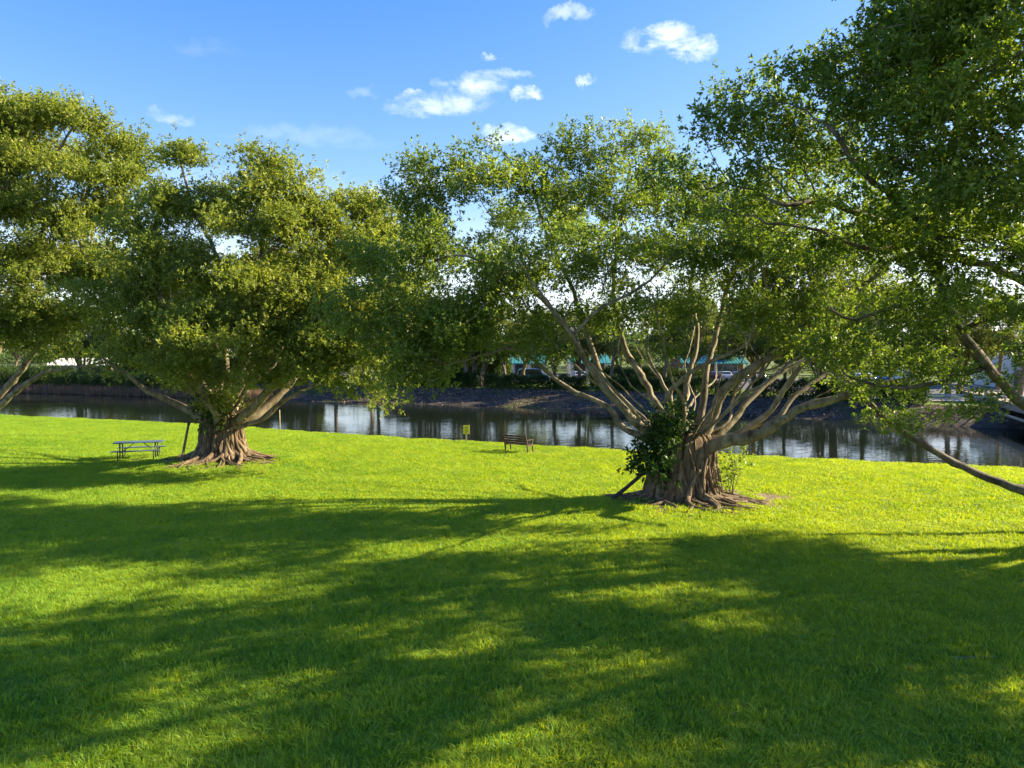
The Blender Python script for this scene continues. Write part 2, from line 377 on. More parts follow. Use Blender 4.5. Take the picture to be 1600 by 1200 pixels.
def grow(rng, limbs, attr, step=.32, kill=.42, iters=140):
    """limbs: list of (points, r_start, r_end, parent_limb_or_None). Returns nodes, parents, minradius"""
    nodes, par, rmin = [], [], []
    for pts, r0, r1 in limbs:
        c = catmull(pts, .28); n = len(c)
        start = -1
        if nodes:
            a = np.array(nodes); dd = np.linalg.norm(a-np.array(c[0]), axis=1); k = int(dd.argmin())
            if dd[k] < 1.5: start = k
        prev = start
        for i, p in enumerate(c):
            j = .018*rng.normal(size=3) if 0 < i else np.zeros(3)
            nodes.append(np.array(p)+j); par.append(prev); prev = len(nodes)-1; rmin.append((r0+(r1-r0)*i/(n-1))*(1+.75*math.exp(-i*.28/1.0)*(r0 > .1)))
    N = np.array(nodes); A = attr.copy(); alive = np.ones(len(A), bool)
    def near(A, Nn, off):
        d = np.linalg.norm(A[:, None]-Nn[None], axis=2); k = d.argmin(1); return d[np.arange(len(A)), k], k+off
    best = np.full(len(A), 1e9); idx = np.zeros(len(A), int)
    for s in range(0, len(N), 400):
        d, k = near(A, N[s:s+400], s); m = d < best; best[m] = d[m]; idx[m] = k[m]
    parl = list(par); allN = [N]; total = len(N); flat = N
    for it in range(iters):
        act = alive & (best > kill)
        alive &= best > kill
        if not act.any(): break
        ii = idx[act]; v = unit(A[act]-flat[ii]); u, inv = np.unique(ii, return_inverse=True)
        acc = np.zeros((len(u), 3)); np.add.at(acc, inv, v)
        new = flat[u] + step*unit(unit(acc) + .22*rng.normal(size=acc.shape))
        parl += list(u); flat = np.concatenate([flat, new])
        d, k = near(A, new, total); total += len(new); m = d < best; best[m] = d[m]; idx[m] = k[m]
    return flat, np.array(parl), np.array(rmin)
def radii_of(nodes, par, rmin, tip=.007, e=2.35):
    n = len(nodes); acc = np.zeros(n); order = range(n-1, -1, -1); nl = len(rmin)
    r = np.zeros(n)
    for i in order:
        q = acc[i]**(1/e) if acc[i] > 0 else tip
        if i < nl: q = max(q*.8, rmin[i])
        r[i] = q
        if par[i] >= 0:
            acc[par[i]] += (min(q, 9) if i >= nl else q*.9)**e
    # do not let a limb swell beyond its drawn radius by much
    for i in range(nl): r[i] = min(r[i], rmin[i]*1.2+.01)
    for i in range(nl, n): r[i] = min(r[i], r[par[i]]*.92)
    return r
def skeleton_mesh(mb, nodes, par, r, rng, minr=.0):
    n = len(nodes); kids = [[] for _ in range(n)]
    for i, p in enumerate(par):
        if p >= 0: kids[p].append(i)
    starts = [i for i in range(n) if par[i] < 0]
    while starts:
        s = starts.pop(); path = [] ; rad = []
        if par[s] >= 0: path.append(nodes[par[s]]); rad.append(min(r[s]*1.15, r[par[s]]))
        k = s
        while True:
            path.append(nodes[k]); rad.append(r[k])
            if not kids[k]: break
            ks = sorted(kids[k], key=lambda a: -r[a]); starts += ks[1:]; k = ks[0]
        if len(path) < 2 or max(rad) < minr: continue
        rad[-1] *= .5
        if max(rad) > .05:
            for k in range(2, len(rad)-1):
                if rng.random() < .13: rad[k] *= rng.uniform(1.12, 1.35)
        R0 = max(rad); sides = 12 if R0 > .12 else (7 if R0 > .05 else (5 if R0 > .02 else 3))
        mb.tube(path, rad, sides, cap=False, lump=.14 if R0 > .05 else 0, rng=rng)
    return mb
RTREE = random.Random(4)
def grow_tree(name, base, label, cat, limbs, ells, seed, leafmat, barkmat, dens=1.0, sprigs=38, nleaf=9, size=.10, leafscale_flat=.85,
              nattr=7, group=None, rmin=.5, rmax=1.0, hollow=.55, extra_clumps=None, cut=None):
    rng = np.random.default_rng(seed); root = empty(name, base); tag(root, label, cat, group)
    bb = np.array(base)
    def rooted(pts, r0, r1):                   # heavy limbs start deep inside the trunk
        p = pts[0]; h = Vector((p.x-base[0], p.y-base[1], 0))
        if r0 > .1 and h.length < 2.2: pts = [Vector(base) + h*.3 + Vector((0, 0, .9)), Vector(base) + h*.8 + Vector((0, 0, max(1.3, p.z-.25)))] + list(pts[1:])
        return (pts, r0, r1)
    limbs = [rooted(*l) for l in limbs]
    C, Rr = make_clumps(rng, ells, dens, rmin, rmax, hollow)
    C[:, 2] = np.maximum(C[:, 2], .9)
    if extra_clumps is not None:
        C = np.concatenate([C, np.array([c for c, _ in extra_clumps])]); Rr = np.concatenate([Rr, np.array([q for _, q in extra_clumps])])
    k = nattr; cc = np.repeat(C, k, 0); rr = np.repeat(Rr, k)
    A = cc + unit(rng.normal(size=cc.shape))*rr[:, None]*(rng.random((len(cc), 1))**.5)*np.array([1, 1, .75])*.9
    nodes, par, rm = grow(rng, limbs, A)
    r = radii_of(nodes, par, rm*.85, tip=.010)
    mb = skeleton_mesh(MB(), nodes - bb, par, r, random.Random(seed))
    # leaves: sprigs round every attractor
    ns = (sprigs*Rr**2*1.5).astype(int)+6
    ci = np.repeat(np.arange(len(C)), ns); n = len(ci)
    q = unit(rng.normal(size=(n, 3))); q[:, 2] = np.where(q[:, 2] < -.2, -q[:, 2]*.6, q[:, 2])
    rad = Rr[ci][:, None]*(rng.random((n, 1))**.42)
    # sub-lumps: attract each sprig towards one of the clump's own growth points
    ap = A[ci*k + rng.integers(0, k, n)] if extra_clumps is None or True else None
    pos = C[ci] + q*rad*np.array([1, 1, leafscale_flat]); pos = ap*.45 + pos*.55 + rng.normal(size=(n, 3))*.17*(size/.11)
    dirs = unit(q*.7 + .5*rng.normal(size=(n, 3)) + np.array([0, 0, .55]))
    csh = rng.normal(size=len(C))*.10 + .45
    sh = csh[ci] + .06*rng.normal(size=n)
    v, f, a = leaf_arrays(rng, pos, dirs, size, nleaf, sh)
    me = np_mesh('crown', v-bb, f, 4, leafmat, {'rnd': ('POINT', a)})
    link('crown', me, root)
    # fine stems of the sprigs nearest the surface, part of the branches
    br = mb.build('branches', barkmat, root, smooth=True)
    return root, len(f)

def banyan_trunk(root, base, r0, r1, h, seed, nroots, nsurf, spread, lean=(0, 0), mat=None, surfmat=None, front=None):
    """fluted trunk of fused aerial roots plus the roots that run out over the ground"""
    rg = random.Random(seed); mb = MB()
    lean = Vector((lean[0], lean[1], 0))
    n = 20; S = 72; core_v = []; ph = [rg.random()*6.28 for _ in range(9)]
    def prof(t): t = min(1.0, max(0.0, t)); return r1 + (r0-r1)*(1-t)**4
    def dome(t): return (1 if t < .62 else max(.12, math.cos((t-.62)/.38*1.42)))
    def hz(t): return -.15 + (h+.15)*(t if t < .62 else .62 + .40*math.sin((t-.62)/.38*1.5))
    def flute(a, t): return 1 + .06*math.sin(7*a+ph[0]+t) + .07*math.sin(13*a+ph[1]-2*t) + .05*math.sin(23*a+ph[2]+3*t) + .035*math.sin(37*a+ph[3])
    for i in range(n+1):
        t = i/n; z = -.15 + (h+.15)*(t if t < .62 else .62 + .40*math.sin((t-.62)/.38*1.5))
        for k in range(S):
            a = 2*math.pi*k/S; r = prof(t)*flute(a, t)*(.92)*(1 if t < .62 else max(.12, math.cos((t-.62)/.38*1.42)))
            core_v.append(Vector((math.cos(a)*r, math.sin(a)*r*.85, z)) + lean*t)
    fs = [(i*S+k, i*S+(k+1) % S, (i+1)*S+(k+1) % S, (i+1)*S+k) for i in range(n) for k in range(S)]
    core_v.append(Vector((0, 0, -.15+(h+.15)*1.022)) + lean); top = len(core_v)-1
    fs += [(n*S+k, n*S+(k+1) % S, top) for k in range(S)]
    mb.add(core_v, fs); mb.build('trunk', mat or root_bark, root, smooth=True)
    # aerial roots hugging the trunk
    mr = MB()
    for j in range(nroots):
        a = rg.random()*2*math.pi; a1 = a + rg.uniform(-.35, .35); zt = rg.choice([rg.uniform(.4, .7), rg.uniform(.6, .97)]); rr = rg.choice([.02, .028, .035, .05, .075, .10])*rg.uniform(.8, 1.2)
        pts = []; rads = []; m = 12; w1 = rg.random()*6; out = rg.uniform(-.02, .07)
        for i in range(m+1):
            t = i/m; tt = zt*(1-t); z = hz(tt) - .02*t
            aa = a + (a1-a)*t + .10*math.sin(w1+5*t) ; r = prof(tt)*dome(tt)*.95 + out + .04*math.sin(w1*2+7*t)
            pts.append(Vector((math.cos(aa)*r, math.sin(aa)*r*.85, z)) + lean*tt)
            rads.append(rr*(.75+.6*t**3) * (1+.15*math.sin(9*t+w1)))
        mr.tube(pts, rads, 7, cap=True, lump=.15, rng=rg)
    mr.build('aerial_roots', root_bark, root, smooth=True)
    ms = MB()
    for j in range(nsurf):
        a = 2*math.pi*(j+rg.random()*.8)/nsurf
        if front is not None and rg.random() < .35: a = front + rg.uniform(-.8, .8)
        L = spread*rg.uniform(.55, 1.25); m = 14; rr = rg.choice([.025, .035, .05, .08, .10])*rg.uniform(.8, 1.2); pts = []; rads = []; w = rg.random()*6; cv = rg.uniform(-.9, .9)
        for i in range(m+1):
            t = i/m; d = r0*.72 + (L-r0*.72)*t; aa = a + cv*t + .12*math.sin(w+6*t)
            x = math.cos(aa)*d; y = math.sin(aa)*d*.92
            gz = lawn_z(base.x+x, base.y+y) - base.z
            z = gz + .22*(1-t)**4 + .02 - .09*t**2 + .025*math.sin(w+8*t)
            pts.append(Vector((x, y, z))); rads.append(rr*(1.25-1.0*t))
        ms.tube(pts, rads, 7, cap=True, lump=.25, rng=rg)
        if rg.random() < .7:                    # a fork
            i0 = rg.randint(3, 8); p = pts[i0]; aa = math.atan2(p.y, p.x) + rg.choice([-.5, .5]); q = [p]; qr = [rads[i0]*.8]
            for i in range(1, 8):
                p2 = p + Vector((math.cos(aa), math.sin(aa), 0))*(.13*i) + Vector((0, 0, -.006*i*i*.5))
                q.append(p2); qr.append(rads[i0]*.8*(1-i/8.5))
            ms.tube(q, qr, 6, cap=True, lump=.2, rng=rg)
    ms.build('surface_roots', surfmat or root_bark, root, smooth=True)

def E(px, py, d, rh, rv):                      # crown lobes; leaves reach past them
    if py < 330 and d > 17.5: py += 24
    if py < 330 and d <= 17 and px < 1450: px += max(-12, min(42, (px-1110)*.33-10)); py += 30
    return (P(px, py, d), rh, rv)
def V(x, y, z): return Vector((x, y, z))
def LB(*pts): return [P(*p) for p in pts]

# ---- tree C: the big banyan right of the middle
BC = Vector((TREE_C.x, TREE_C.y, lawn_z(TREE_C.x, TREE_C.y)))
limbsC = [
 (LB((1060, 700, 24.1), (1010, 672, 23.6), (968, 632, 23.0), (925, 580, 22.6), (890, 520, 22.3), (850, 470, 22.0), (800, 430, 21.8), (730, 400, 21.5)), .17, .05),
 (LB((1055, 695, 24.5), (990, 650, 24.6), (945, 600, 25), (925, 545, 25.4), (905, 480, 25.7), (875, 410, 26), (850, 350, 26.2), (830, 290, 26)), .16, .04),
 (LB((1045, 705, 24.0), (975, 668, 23.7), (950, 635, 23.8), (900, 612, 24), (862, 588, 24), (835, 562, 23.6), (795, 545, 23.2), (740, 560, 22.8), (700, 570, 22.4)), .13, .03),
 (LB((1062, 690, 24.3), (1030, 640, 24.8), (1000, 585, 25.4), (975, 540, 26), (960, 470, 26.4), (962, 400, 26.6), (975, 320, 26.8), (985, 260, 26.8)), .15, .04),
 (LB((1072, 690, 24.6), (1068, 640, 25.0), (1078, 580, 25.6), (1090, 520, 26), (1080, 440, 26.3), (1095, 360, 26.5), (1090, 280, 26.4)), .13, .04),
 (LB((1090, 690, 24.4), (1098, 630, 24.6), (1106, 570, 25), (1122, 510, 25.4), (1140, 440, 25.6), (1180, 360, 25.6), (1220, 290, 25.4)), .15, .04),
 (LB((1095, 690, 24.2), (1110, 655, 24.0), (1130, 612, 23.6), (1180, 572, 23.2), (1225, 548, 23.0), (1280, 510, 22.8), (1340, 455, 22.6), (1400, 400, 22.4)), .21, .06),
 (LB((1105, 695, 24.5), (1140, 662, 24.8), (1170, 625, 25.2), (1215, 585, 25.6), (1265, 560, 26), (1320, 540, 26.3), (1380, 500, 26.5)), .15, .05),
 (LB((1110, 700, 24.1), (1160, 675, 23.8), (1205, 640, 23.4), (1232, 600, 23.1), (1255, 570, 22.8), (1300, 545, 22.4), (1360, 520, 22)), .14, .05),
 (LB((1090, 705, 24.0), (1130, 690, 23.6), (1175, 682, 23.2), (1215, 660, 22.9), (1260, 635, 22.7), (1310, 622, 22.5), (1370, 600, 22.3), (1430, 590, 22.0), (1500, 570, 21.6)), .23, .05),
 (LB((1215, 660, 22.9), (1240, 620, 23.2), (1290, 585, 23.6), (1340, 560, 24), (1400, 550, 24.2)), .10, .04),
 (LB((1045, 640, 24.2), (1050, 610, 23.8), (1090, 575, 23.2), (1140, 552, 22.6), (1180, 520, 22), (1200, 450, 21.6)), .12, .04),
 (LB((1100, 665, 24.0), (1060, 655, 23.2), (1020, 628, 22.7), (985, 600, 22.4), (965, 560, 22.2), (975, 500, 22.0)), .045, .025),
 (LB((1110, 660, 23.6), (1122, 610, 23.3), (1135, 545, 23.0), (1140, 490, 22.8)), .035, .02),
 (LB((900, 520, 22.3), (940, 480, 22), (1000, 450, 21.8), (1050, 400, 21.6)), .07, .03),
 (LB((1040, 630, 24.0), (1042, 612, 24.0), (1022, 575, 24.1), (1010, 548, 24.2)), .09, .05),
]
ellsC = [E(685, 275, 24, 1.15, 1.3), E(665, 335, 24, 1.3, .8), E(760, 275, 24, 1.7, .75), E(830, 255, 24.5, 1.5, .75), E(900, 222, 25.5, 1.6, .7),
 E(985, 218, 26, 1.8, .65), E(950, 285, 25, 1.9, .7), E(860, 300, 24, 1.6, .6), E(1040, 260, 26, 1.6, .8),
 E(690, 385, 22.5, 1.5, .7), E(640, 420, 22.5, 1.5, .9), E(590, 470, 23, 1.6, .9), E(740, 455, 21.8, 1.8, .7), E(820, 420, 21.5, 1.5, .55),
 E(890, 395, 21, 1.5, .5), E(975, 400, 20.8, 1.3, .55), E(680, 510, 22.5, 1.9, .8), E(620, 540, 23, 1.6, .6), E(780, 520, 22, 1.5, .6),
 E(1070, 410, 22, 1.7, .9), E(1150, 350, 24, 2.1, 1.0), E(1060, 330, 25, 1.7, .7), E(1190, 430, 21.5, 1.8, .9), E(1010, 480, 21.5, 1.1, .5),
 E(1080, 500, 22, 1.0, .4), E(1180, 510, 21.3, 1.5, .5), E(1270, 460, 22, 1.8, .9), E(1300, 540, 21.6, 1.5, .5), E(1370, 480, 23, 1.8, .9), E(1250, 360, 24, 2.0, 1.0),
 E(1400, 560, 21.5, 1.2, .5), E(870, 470, 23, 1.2, .5), E(900, 350, 27.5, 1.9, .6), E(705, 588, 22.4, 1.25, .7), E(670, 575, 22.4, 1.3, .8), E(590, 600, 22.8, 1.1, .6), E(650, 555, 22.8, 1.2, .6), E(740, 550, 22.2, 1.0, .5), E(1380, 390, 24, 2, 1.2), E(1010, 330, 27.5, 1.9, .6),
 E(800, 350, 28.5, 1.6, .5), E(950, 500, 24.5, 1.2, .4), E(1120, 450, 23.5, 1.4, .6), E(1210, 470, 23, 1.6, .7), E(1310, 430, 23, 1.8, .8), E(1050, 540, 23.5, .9, .35), E(880, 535, 22, .9, .4), E(1240, 520, 22.5, 1.3, .5), E(800, 470, 22, 1.6, .6), E(720, 530, 22, 1.6, .7), E(1170, 400, 22, 1.8, .8), E(560, 510, 23.5, 1.4, .7), E(890, 470, 24, 1.2, .6), E(960, 450, 25, 1.4, .7), E(1020, 400, 25.5, 1.6, .8), E(1080, 460, 25, 1.4, .7), E(900, 430, 25, 1.5, .7), E(950, 500, 26, 1.4, .6), E(860, 520, 23.5, 1.2, .5), E(930, 530, 24.5, 1.0, .4), E(1000, 500, 24, 1.1, .5), E(770, 400, 24, 1.3, .5), E(1150, 520, 24, 1.1, .4), E(820, 560, 23.3, .8, .35), E(640, 350, 24, 1.2, .7), E(590, 420, 25, 1.6, .9), (V(11.5, 20.3, 8.5), 1.8, .9), (V(8.3, 20.6, 9.8), 1.6, .7)]  # last two lobes added to cast dappled shade on the left lawn
def extra_limbs(base, z0, R0, n, seed, reach, rise, r=(.035, .075)):
    rg = random.Random(seed); out = []
    for k in range(n):
        a = 2*math.pi*(k+rg.random()*.7)/n; L = reach*rg.uniform(.45, 1.0); H = rise*rg.uniform(.35, 1.0); pts = [Vector(base)+V(math.cos(a)*R0*.5, math.sin(a)*R0*.5, z0)]
        for t in (.25, .5, .75, 1): pts.append(Vector(base)+V(math.cos(a)*(R0*.4+L*t)+rg.uniform(-.35, .35), math.sin(a)*(R0*.4+L*t)+rg.uniform(-.35, .35), z0+H*t**1.15+rg.uniform(-.3, .3)))
        r0 = rg.uniform(*r); out.append((pts, r0, r0*.35))
    return out
limbsC += extra_limbs(BC, 1.9, 1.0, 15, 8, 7.0, 6.0)
treeC, nC = grow_tree('banyan_tree', BC, 'wide banyan with splayed bare limbs and a dark shrub against its trunk, behind centre', 'tree', limbsC, ellsC, 11,
                      leaf_main, bark, dens=3.0, sprigs=50, size=.105, nattr=6, rmin=.5, rmax=1.15, hollow=.35)
banyan_trunk(treeC, BC, 1.36, 1.0, 2.25, 5, 150, 60, 3.4, (0.05, 0), surfmat=root_bark, front=-.5)

# ---- tree A: banyan by the picnic table
BA = Vector((TREE_A.x, TREE_A.y, lawn_z(TREE_A.x, TREE_A.y)))
limbsA = [
 (LB((335, 668, 32), (300, 645, 31.8), (262, 625, 31.4), (232, 612, 31), (205, 590, 30.6), (160, 560, 30.2)), .22, .06),
 (LB((340, 665, 32), (315, 630, 31.4), (290, 580, 30.8), (265, 520, 30.4), (250, 450, 30.4), (240, 370, 31), (270, 290, 31.6)), .2, .04),
 (LB((350, 665, 32), (355, 610, 31.8), (350, 540, 31.6), (340, 470, 31.4), (338, 400, 31.4), (300, 320, 31.6), (280, 240, 32)), .2, .04),
 (LB((355, 665, 32.2), (375, 610, 32.6), (390, 540, 33), (400, 460, 33), (410, 380, 32.6), (420, 300, 32), (425, 230, 31.8)), .2, .04),
 (LB((365, 668, 31.9), (392, 640, 31.5), (425, 605, 31), (465, 575, 30.6), (520, 550, 30.2), (580, 540, 29.8), (640, 520, 29.4)), .25, .05),
 (LB((368, 672, 32.2), (405, 645, 32.5), (440, 612, 33), (480, 570, 33.4), (540, 520, 33.6), (590, 460, 33.4), (600, 380, 33)), .22, .05),
 (LB((372, 680, 31.9), (410, 655, 31.6), (440, 630, 31.4), (480, 606, 31), (530, 600, 30.6), (570, 600, 30)), .12, .03),
 (LB((340, 672, 31.6), (338, 650, 31), (310, 600, 30), (330, 540, 29.2), (380, 490, 28.8), (440, 450, 28.8)), .15, .04),
 (LB((345, 440, 31.4), (390, 415, 31), (440, 380, 30.6), (500, 340, 30.6)), .09, .03),
 (LB((355, 670, 32.4), (330, 620, 33.4), (300, 560, 34.6), (330, 480, 35.6), (380, 400, 36)), .18, .04)]
ellsA = [E(283, 232, 32, 1.5, 1.0), E(270, 300, 31.5, 2.0, 1.0), E(395, 228, 32, 1.1, .6), E(430, 240, 32, 1.5, 1.1), E(420, 300, 31.5, 2.2, 1.2), E(480, 310, 32, 1.6, 1.2),
 E(495, 370, 31, 2.3, 1.4), E(330, 350, 33, 2.2, 1.2), E(400, 380, 30.5, 2.2, 1.2), E(220, 370, 31, 2.0, 1.0), E(250, 420, 30.5, 2.5, 1.1), E(320, 440, 30, 2.2, 1.0),
 E(400, 460, 29.5, 2.5, 1.1), E(480, 460, 30, 2.4, 1.1), E(560, 345, 33, 1.9, 1.1), E(570, 420, 31.5, 2.1, 1.2), E(610, 375, 33, 1.7, 1.0), E(540, 490, 30, 2.2, .9), E(600, 520, 29.8, 1.9, .8),
 E(190, 480, 30.5, 2.2, 1.0), E(250, 510, 29.5, 2.4, .9), E(340, 520, 28.6, 2.6, 1.0), E(430, 535, 29, 2.2, .8), E(200, 555, 30.4, 1.8, .7), E(280, 575, 29.6, 2.0, .7), E(340, 590, 29.6, 1.8, .7),
 E(420, 580, 29.8, 1.4, .5), E(515, 560, 30, 1.6, .5), E(570, 590, 29.8, 1.5, .6), E(575, 615, 29.6, 1.2, .5), E(610, 585, 29.4, 1.4, .6), E(500, 592, 29.8, 1.5, .6), E(440, 598, 29.6, 1.3, .5), E(550, 555, 29.6, 1.9, .8), E(480, 560, 29.4, 1.8, .7), E(500, 520, 30, 2.0, .8), E(450, 500, 29.5, 2, .8), E(300, 470, 35.5, 3.0, 1.4), E(420, 440, 36, 3, 1.5), E(520, 420, 35.5, 2.6, 1.3),
 E(180, 590, 30.6, 1.0, .4), E(640, 470, 31.5, 1.8, .9), E(330, 625, 31, 1.0, .5), E(250, 600, 31, 1.1, .4)]
limbsA += extra_limbs(BA, 1.8, 1.0, 10, 18, 6.5, 7.0, (.05, .10))
treeA, nA = grow_tree('banyan_tree', BA, 'dense green banyan beside the picnic table, with a thick pale fluted trunk', 'tree', limbsA, ellsA, 21,
                      leaf_bright, bark, dens=2.6, sprigs=42, size=.125, nattr=6, rmin=.6, rmax=1.4, hollow=.35)
banyan_trunk(treeA, BA, 1.38, .88, 2.15, 9, 130, 46, 3.4, (0, 0), front=-.3)

# ---- tree B: at the left edge
BB = Vector((TREE_B.x, TREE_B.y, lawn_z(TREE_B.x, TREE_B.y)))
limbsB = [
 (LB((-70, 690, 38.3), (-40, 660, 37.8), (0, 634, 37.2), (40, 600, 36.8), (80, 580, 36.4), (130, 572, 36), (165, 566, 35.8)), .24, .06),
 (LB((-75, 685, 38.4), (-30, 640, 38), (15, 600, 37.6), (50, 555, 37), (90, 500, 36.4), (130, 430, 36), (150, 340, 36)), .22, .05),
 (LB((-80, 680, 38.5), (-40, 610, 38.5), (0, 540, 38.5), (30, 450, 38), (70, 350, 37.5), (80, 260, 37), (120, 190, 36.6)), .22, .05),
 (LB((-80, 680, 38.5), (-90, 560, 38.5), (-60, 430, 38), (-30, 320, 37.5), (20, 230, 37)), .2, .05),
 (LB((130, 400, 36), (110, 330, 35.6), (60, 300, 35.2), (10, 290, 35)), .1, .04),
 (LB((-80, 690, 38.3), (-160, 620, 38), (-250, 560, 38)), .2, .05)]
ellsB = [E(55, 170, 37, 2.6, 1.2), E(120, 180, 37, 2.3, 1.1), E(-20, 190, 37, 2.6, 1.5), E(180, 215, 37, 2.0, 1.1), E(205, 265, 37, 1.7, 1.1), E(150, 280, 36, 2.3, 1.1), E(30, 250, 36, 2.6, 1.2),
 E(40, 330, 35.5, 2.5, 1.1), E(110, 370, 35.5, 2.2, .9), E(-40, 300, 36, 3, 1.5), E(170, 350, 37, 2.0, 1.0), E(20, 420, 35, 2.4, 1.0), E(100, 440, 35.5, 2.5, 1.0), E(160, 440, 36, 2.0, .9),
 E(-40, 440, 36, 3, 1.5), E(60, 500, 35.5, 2.3, .9), E(140, 510, 36, 2.2, .9), E(10, 530, 36, 1.9, .8), E(-60, 530, 36, 3, 1.2), E(110, 555, 36, 1.5, .5), E(60, 230, 40, 3.0, 1.3), E(120, 420, 40, 3, 1.4), E(-140, 330, 38, 4, 3), E(-120, 200, 38, 3, 2)]
treeB, nB = grow_tree('banyan_tree', BB, 'tall sunlit banyan cut off by the left edge, its low limbs reaching over the lawn', 'tree', limbsB, ellsB, 31,
                      leaf_bright, bark, dens=2.4, sprigs=40, size=.135, nattr=6, rmin=.6, rmax=1.4, hollow=.35)
banyan_trunk(treeB, BB, 1.3, .9, 1.7, 19, 50, 16, 2.6)

# ---- tree D: nearest, over the right edge
BD = Vector((TREE_D.x, TREE_D.y, lawn_z(TREE_D.x, TREE_D.y)))
limbsD = [
 ([V(17.3, 18.6, 1.5)] + LB((1660, 792, 19.6), (1600, 766, 19.8), (1545, 748, 20), (1490, 722, 20.1), (1440, 692, 20.1), (1395, 665, 20), (1350, 620, 19.6), (1310, 580, 19.2)), .19, .05),
 ([V(17.4, 18.4, 2.2)] + LB((1700, 700, 18.6), (1640, 655, 18.2), (1590, 625, 18), (1545, 572, 17.6), (1500, 520, 17.2), (1478, 470, 17), (1462, 420, 16.8), (1420, 375, 16.4), (1360, 340, 16), (1290, 318, 15.6), (1220, 318, 15.2)), .22, .05),
 ([V(17.4, 18.2, 2.6)] + LB((1690, 560, 17.5), (1640, 470, 16.8), (1560, 420, 16.2), (1500, 400, 15.6), (1420, 330, 15), (1350, 270, 14.6), (1300, 200, 14.4)), .2, .05),
 ([V(17.6, 18.2, 2.6)] + LB((1700, 480, 17), (1640, 340, 16), (1560, 220, 15), (1480, 120, 14.4), (1420, 40, 14)), .2, .05),
 ([V(17.8, 18.4, 2.6), V(18, 17.5, 5), V(18.5, 16, 8), V(18, 14, 11), V(17, 12, 13)], .2, .05),
 ([V(17.6, 18, 2.5), V(16.5, 15.5, 4.5), V(15.5, 13, 7), V(14, 10.5, 9), V(12.5, 9, 11)], .18, .05),
 ([V(18, 18.4, 2.4), V(20, 16, 4.5), V(22, 13.5, 7), V(23, 11.5, 9)], .18, .05),
 (LB((1545, 572, 17.6), (1490, 590, 17.8), (1430, 605, 18), (1370, 602, 18), (1320, 585, 17.8)), .08, .03),
 (LB((1500, 520, 17.2), (1530, 500, 16.4), (1580, 490, 15.8), (1630, 470, 15.4)), .09, .03),
 (LB((1478, 470, 17), (1400, 480, 17), (1340, 500, 17), (1290, 480, 16.8)), .07, .03),
 (LB((1420, 375, 16.4), (1360, 390, 16), (1280, 360, 15.6), (1200, 350, 15.2)), .06, .03)]
ellsD = [E(1130, 190, 17, 1.1, .8), E(1110, 250, 17, 1.1, .8), E(1180, 150, 17, 1.2, .8), E(1220, 230, 16.5, 1.5, 1.0), E(1160, 320, 16, 1.2, .6), E(1250, 130, 16.5, 1.3, .9), E(1310, 90, 16, 1.3, .9),
 E(1300, 190, 15.5, 1.5, 1.0), E(1290, 290, 15, 1.3, .6), E(1370, 60, 15.5, 1.4, .8), E(1430, -10, 15, 1.6, .9), E(1390, 150, 15, 1.5, .9), E(1380, 260, 14.6, 1.4, .8), E(1230, 395, 16, 1.2, .5),
 E(1470, 80, 14.5, 1.6, 1.0), E(1480, 190, 14, 1.5, .8), E(1450, 300, 14.4, 1.4, .7), E(1560, 60, 13.5, 1.8, 1.1), E(1560, 200, 13, 1.4, .9), E(1540, 310, 13.6, 1.3, .8), E(1600, 330, 13, 1.2, .9), E(1590, 120, 12.5, 1.3, 1),
 E(1560, 400, 14.5, 1.3, .6), E(1620, 430, 14, 1.4, .8), E(1480, 430, 16, 1.3, .5), E(1400, 420, 16.5, 1.2, .5), E(1330, 420, 17, 1.1, .45), E(1520, -60, 13, 2, 1), E(1640, 0, 12.5, 2, 1.2),
 E(1360, 590, 18.2, 1.0, .45), E(1410, 620, 18.5, .9, .4), E(1440, 660, 19.5, .9, .3), E(1380, 660, 19.6, .8, .3), E(1330, 560, 18.5, .9, .4), E(1500, 640, 19, .7, .3), E(1590, 560, 17, .5, .3), E(1470, 500, 18, .9, .35), E(1340, 500, 18, 1.0, .4),
 (V(14, 10.5, 11.5), 3, 1.3), (V(18, 13.5, 12.5), 3.5, 1.5), (V(13, 7.8, 9.6), 1.6, .8), (V(21, 13, 10.5), 3.5, 1.5), (V(24, 14, 9), 3, 1.3), (V(21, 19, 11), 3, 1.3), (V(17, 9.5, 9.5), 3, 1.2), (V(24, 10, 8), 2.2, 1.0), (V(18, 15.3, 7), 2.2, 1.1), (V(15.6, 16, 7.2), 1.9, 1), (V(20, 20, 6.5), 2.3, 1.1), (V(24, 20.5, 9), 2.8, 1.4), (V(19, 17.5, 5.4), 1.9, .8), (V(27, 19, 9.5), 3, 1.3), (V(24, 17, 7.5), 2.6, 1.2), (V(26, 16, 8), 2.4, 1.1), (V(28, 14, 11), 3.5, 1.6), (V(23, 17, 6), 2.5, 1.2), (V(27, 12, 6), 3, 1.3), (V(20, 15, 6.5), 2.5, 1), E(1440, 520, 16.5, 1.1, .5), E(1530, 470, 15.5, 1.1, .5), E(1370, 540, 17.5, 1.1, .5), E(1290, 600, 19, .8, .35), E(1420, 590, 18, 1.0, .5), E(1350, 640, 19.5, .8, .35), E(1550, 610, 18, .7, .3), E(1470, 580, 17.5, .9, .4), E(1500, 380, 14.5, 1.3, .6), E(1590, 460, 14, 1.2, .6), E(1440, 360, 15, 1.3, .6)]  # coordinate-placed lobes are out of view, many added to shade the lawn
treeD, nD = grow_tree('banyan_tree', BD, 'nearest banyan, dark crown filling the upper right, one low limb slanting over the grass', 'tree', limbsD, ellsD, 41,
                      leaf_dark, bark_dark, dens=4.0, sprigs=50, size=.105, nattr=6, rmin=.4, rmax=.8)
banyan_trunk(treeD, BD, 1.2, .85, 2.6, 29, 40, 16, 2.6, mat=bark_dark)
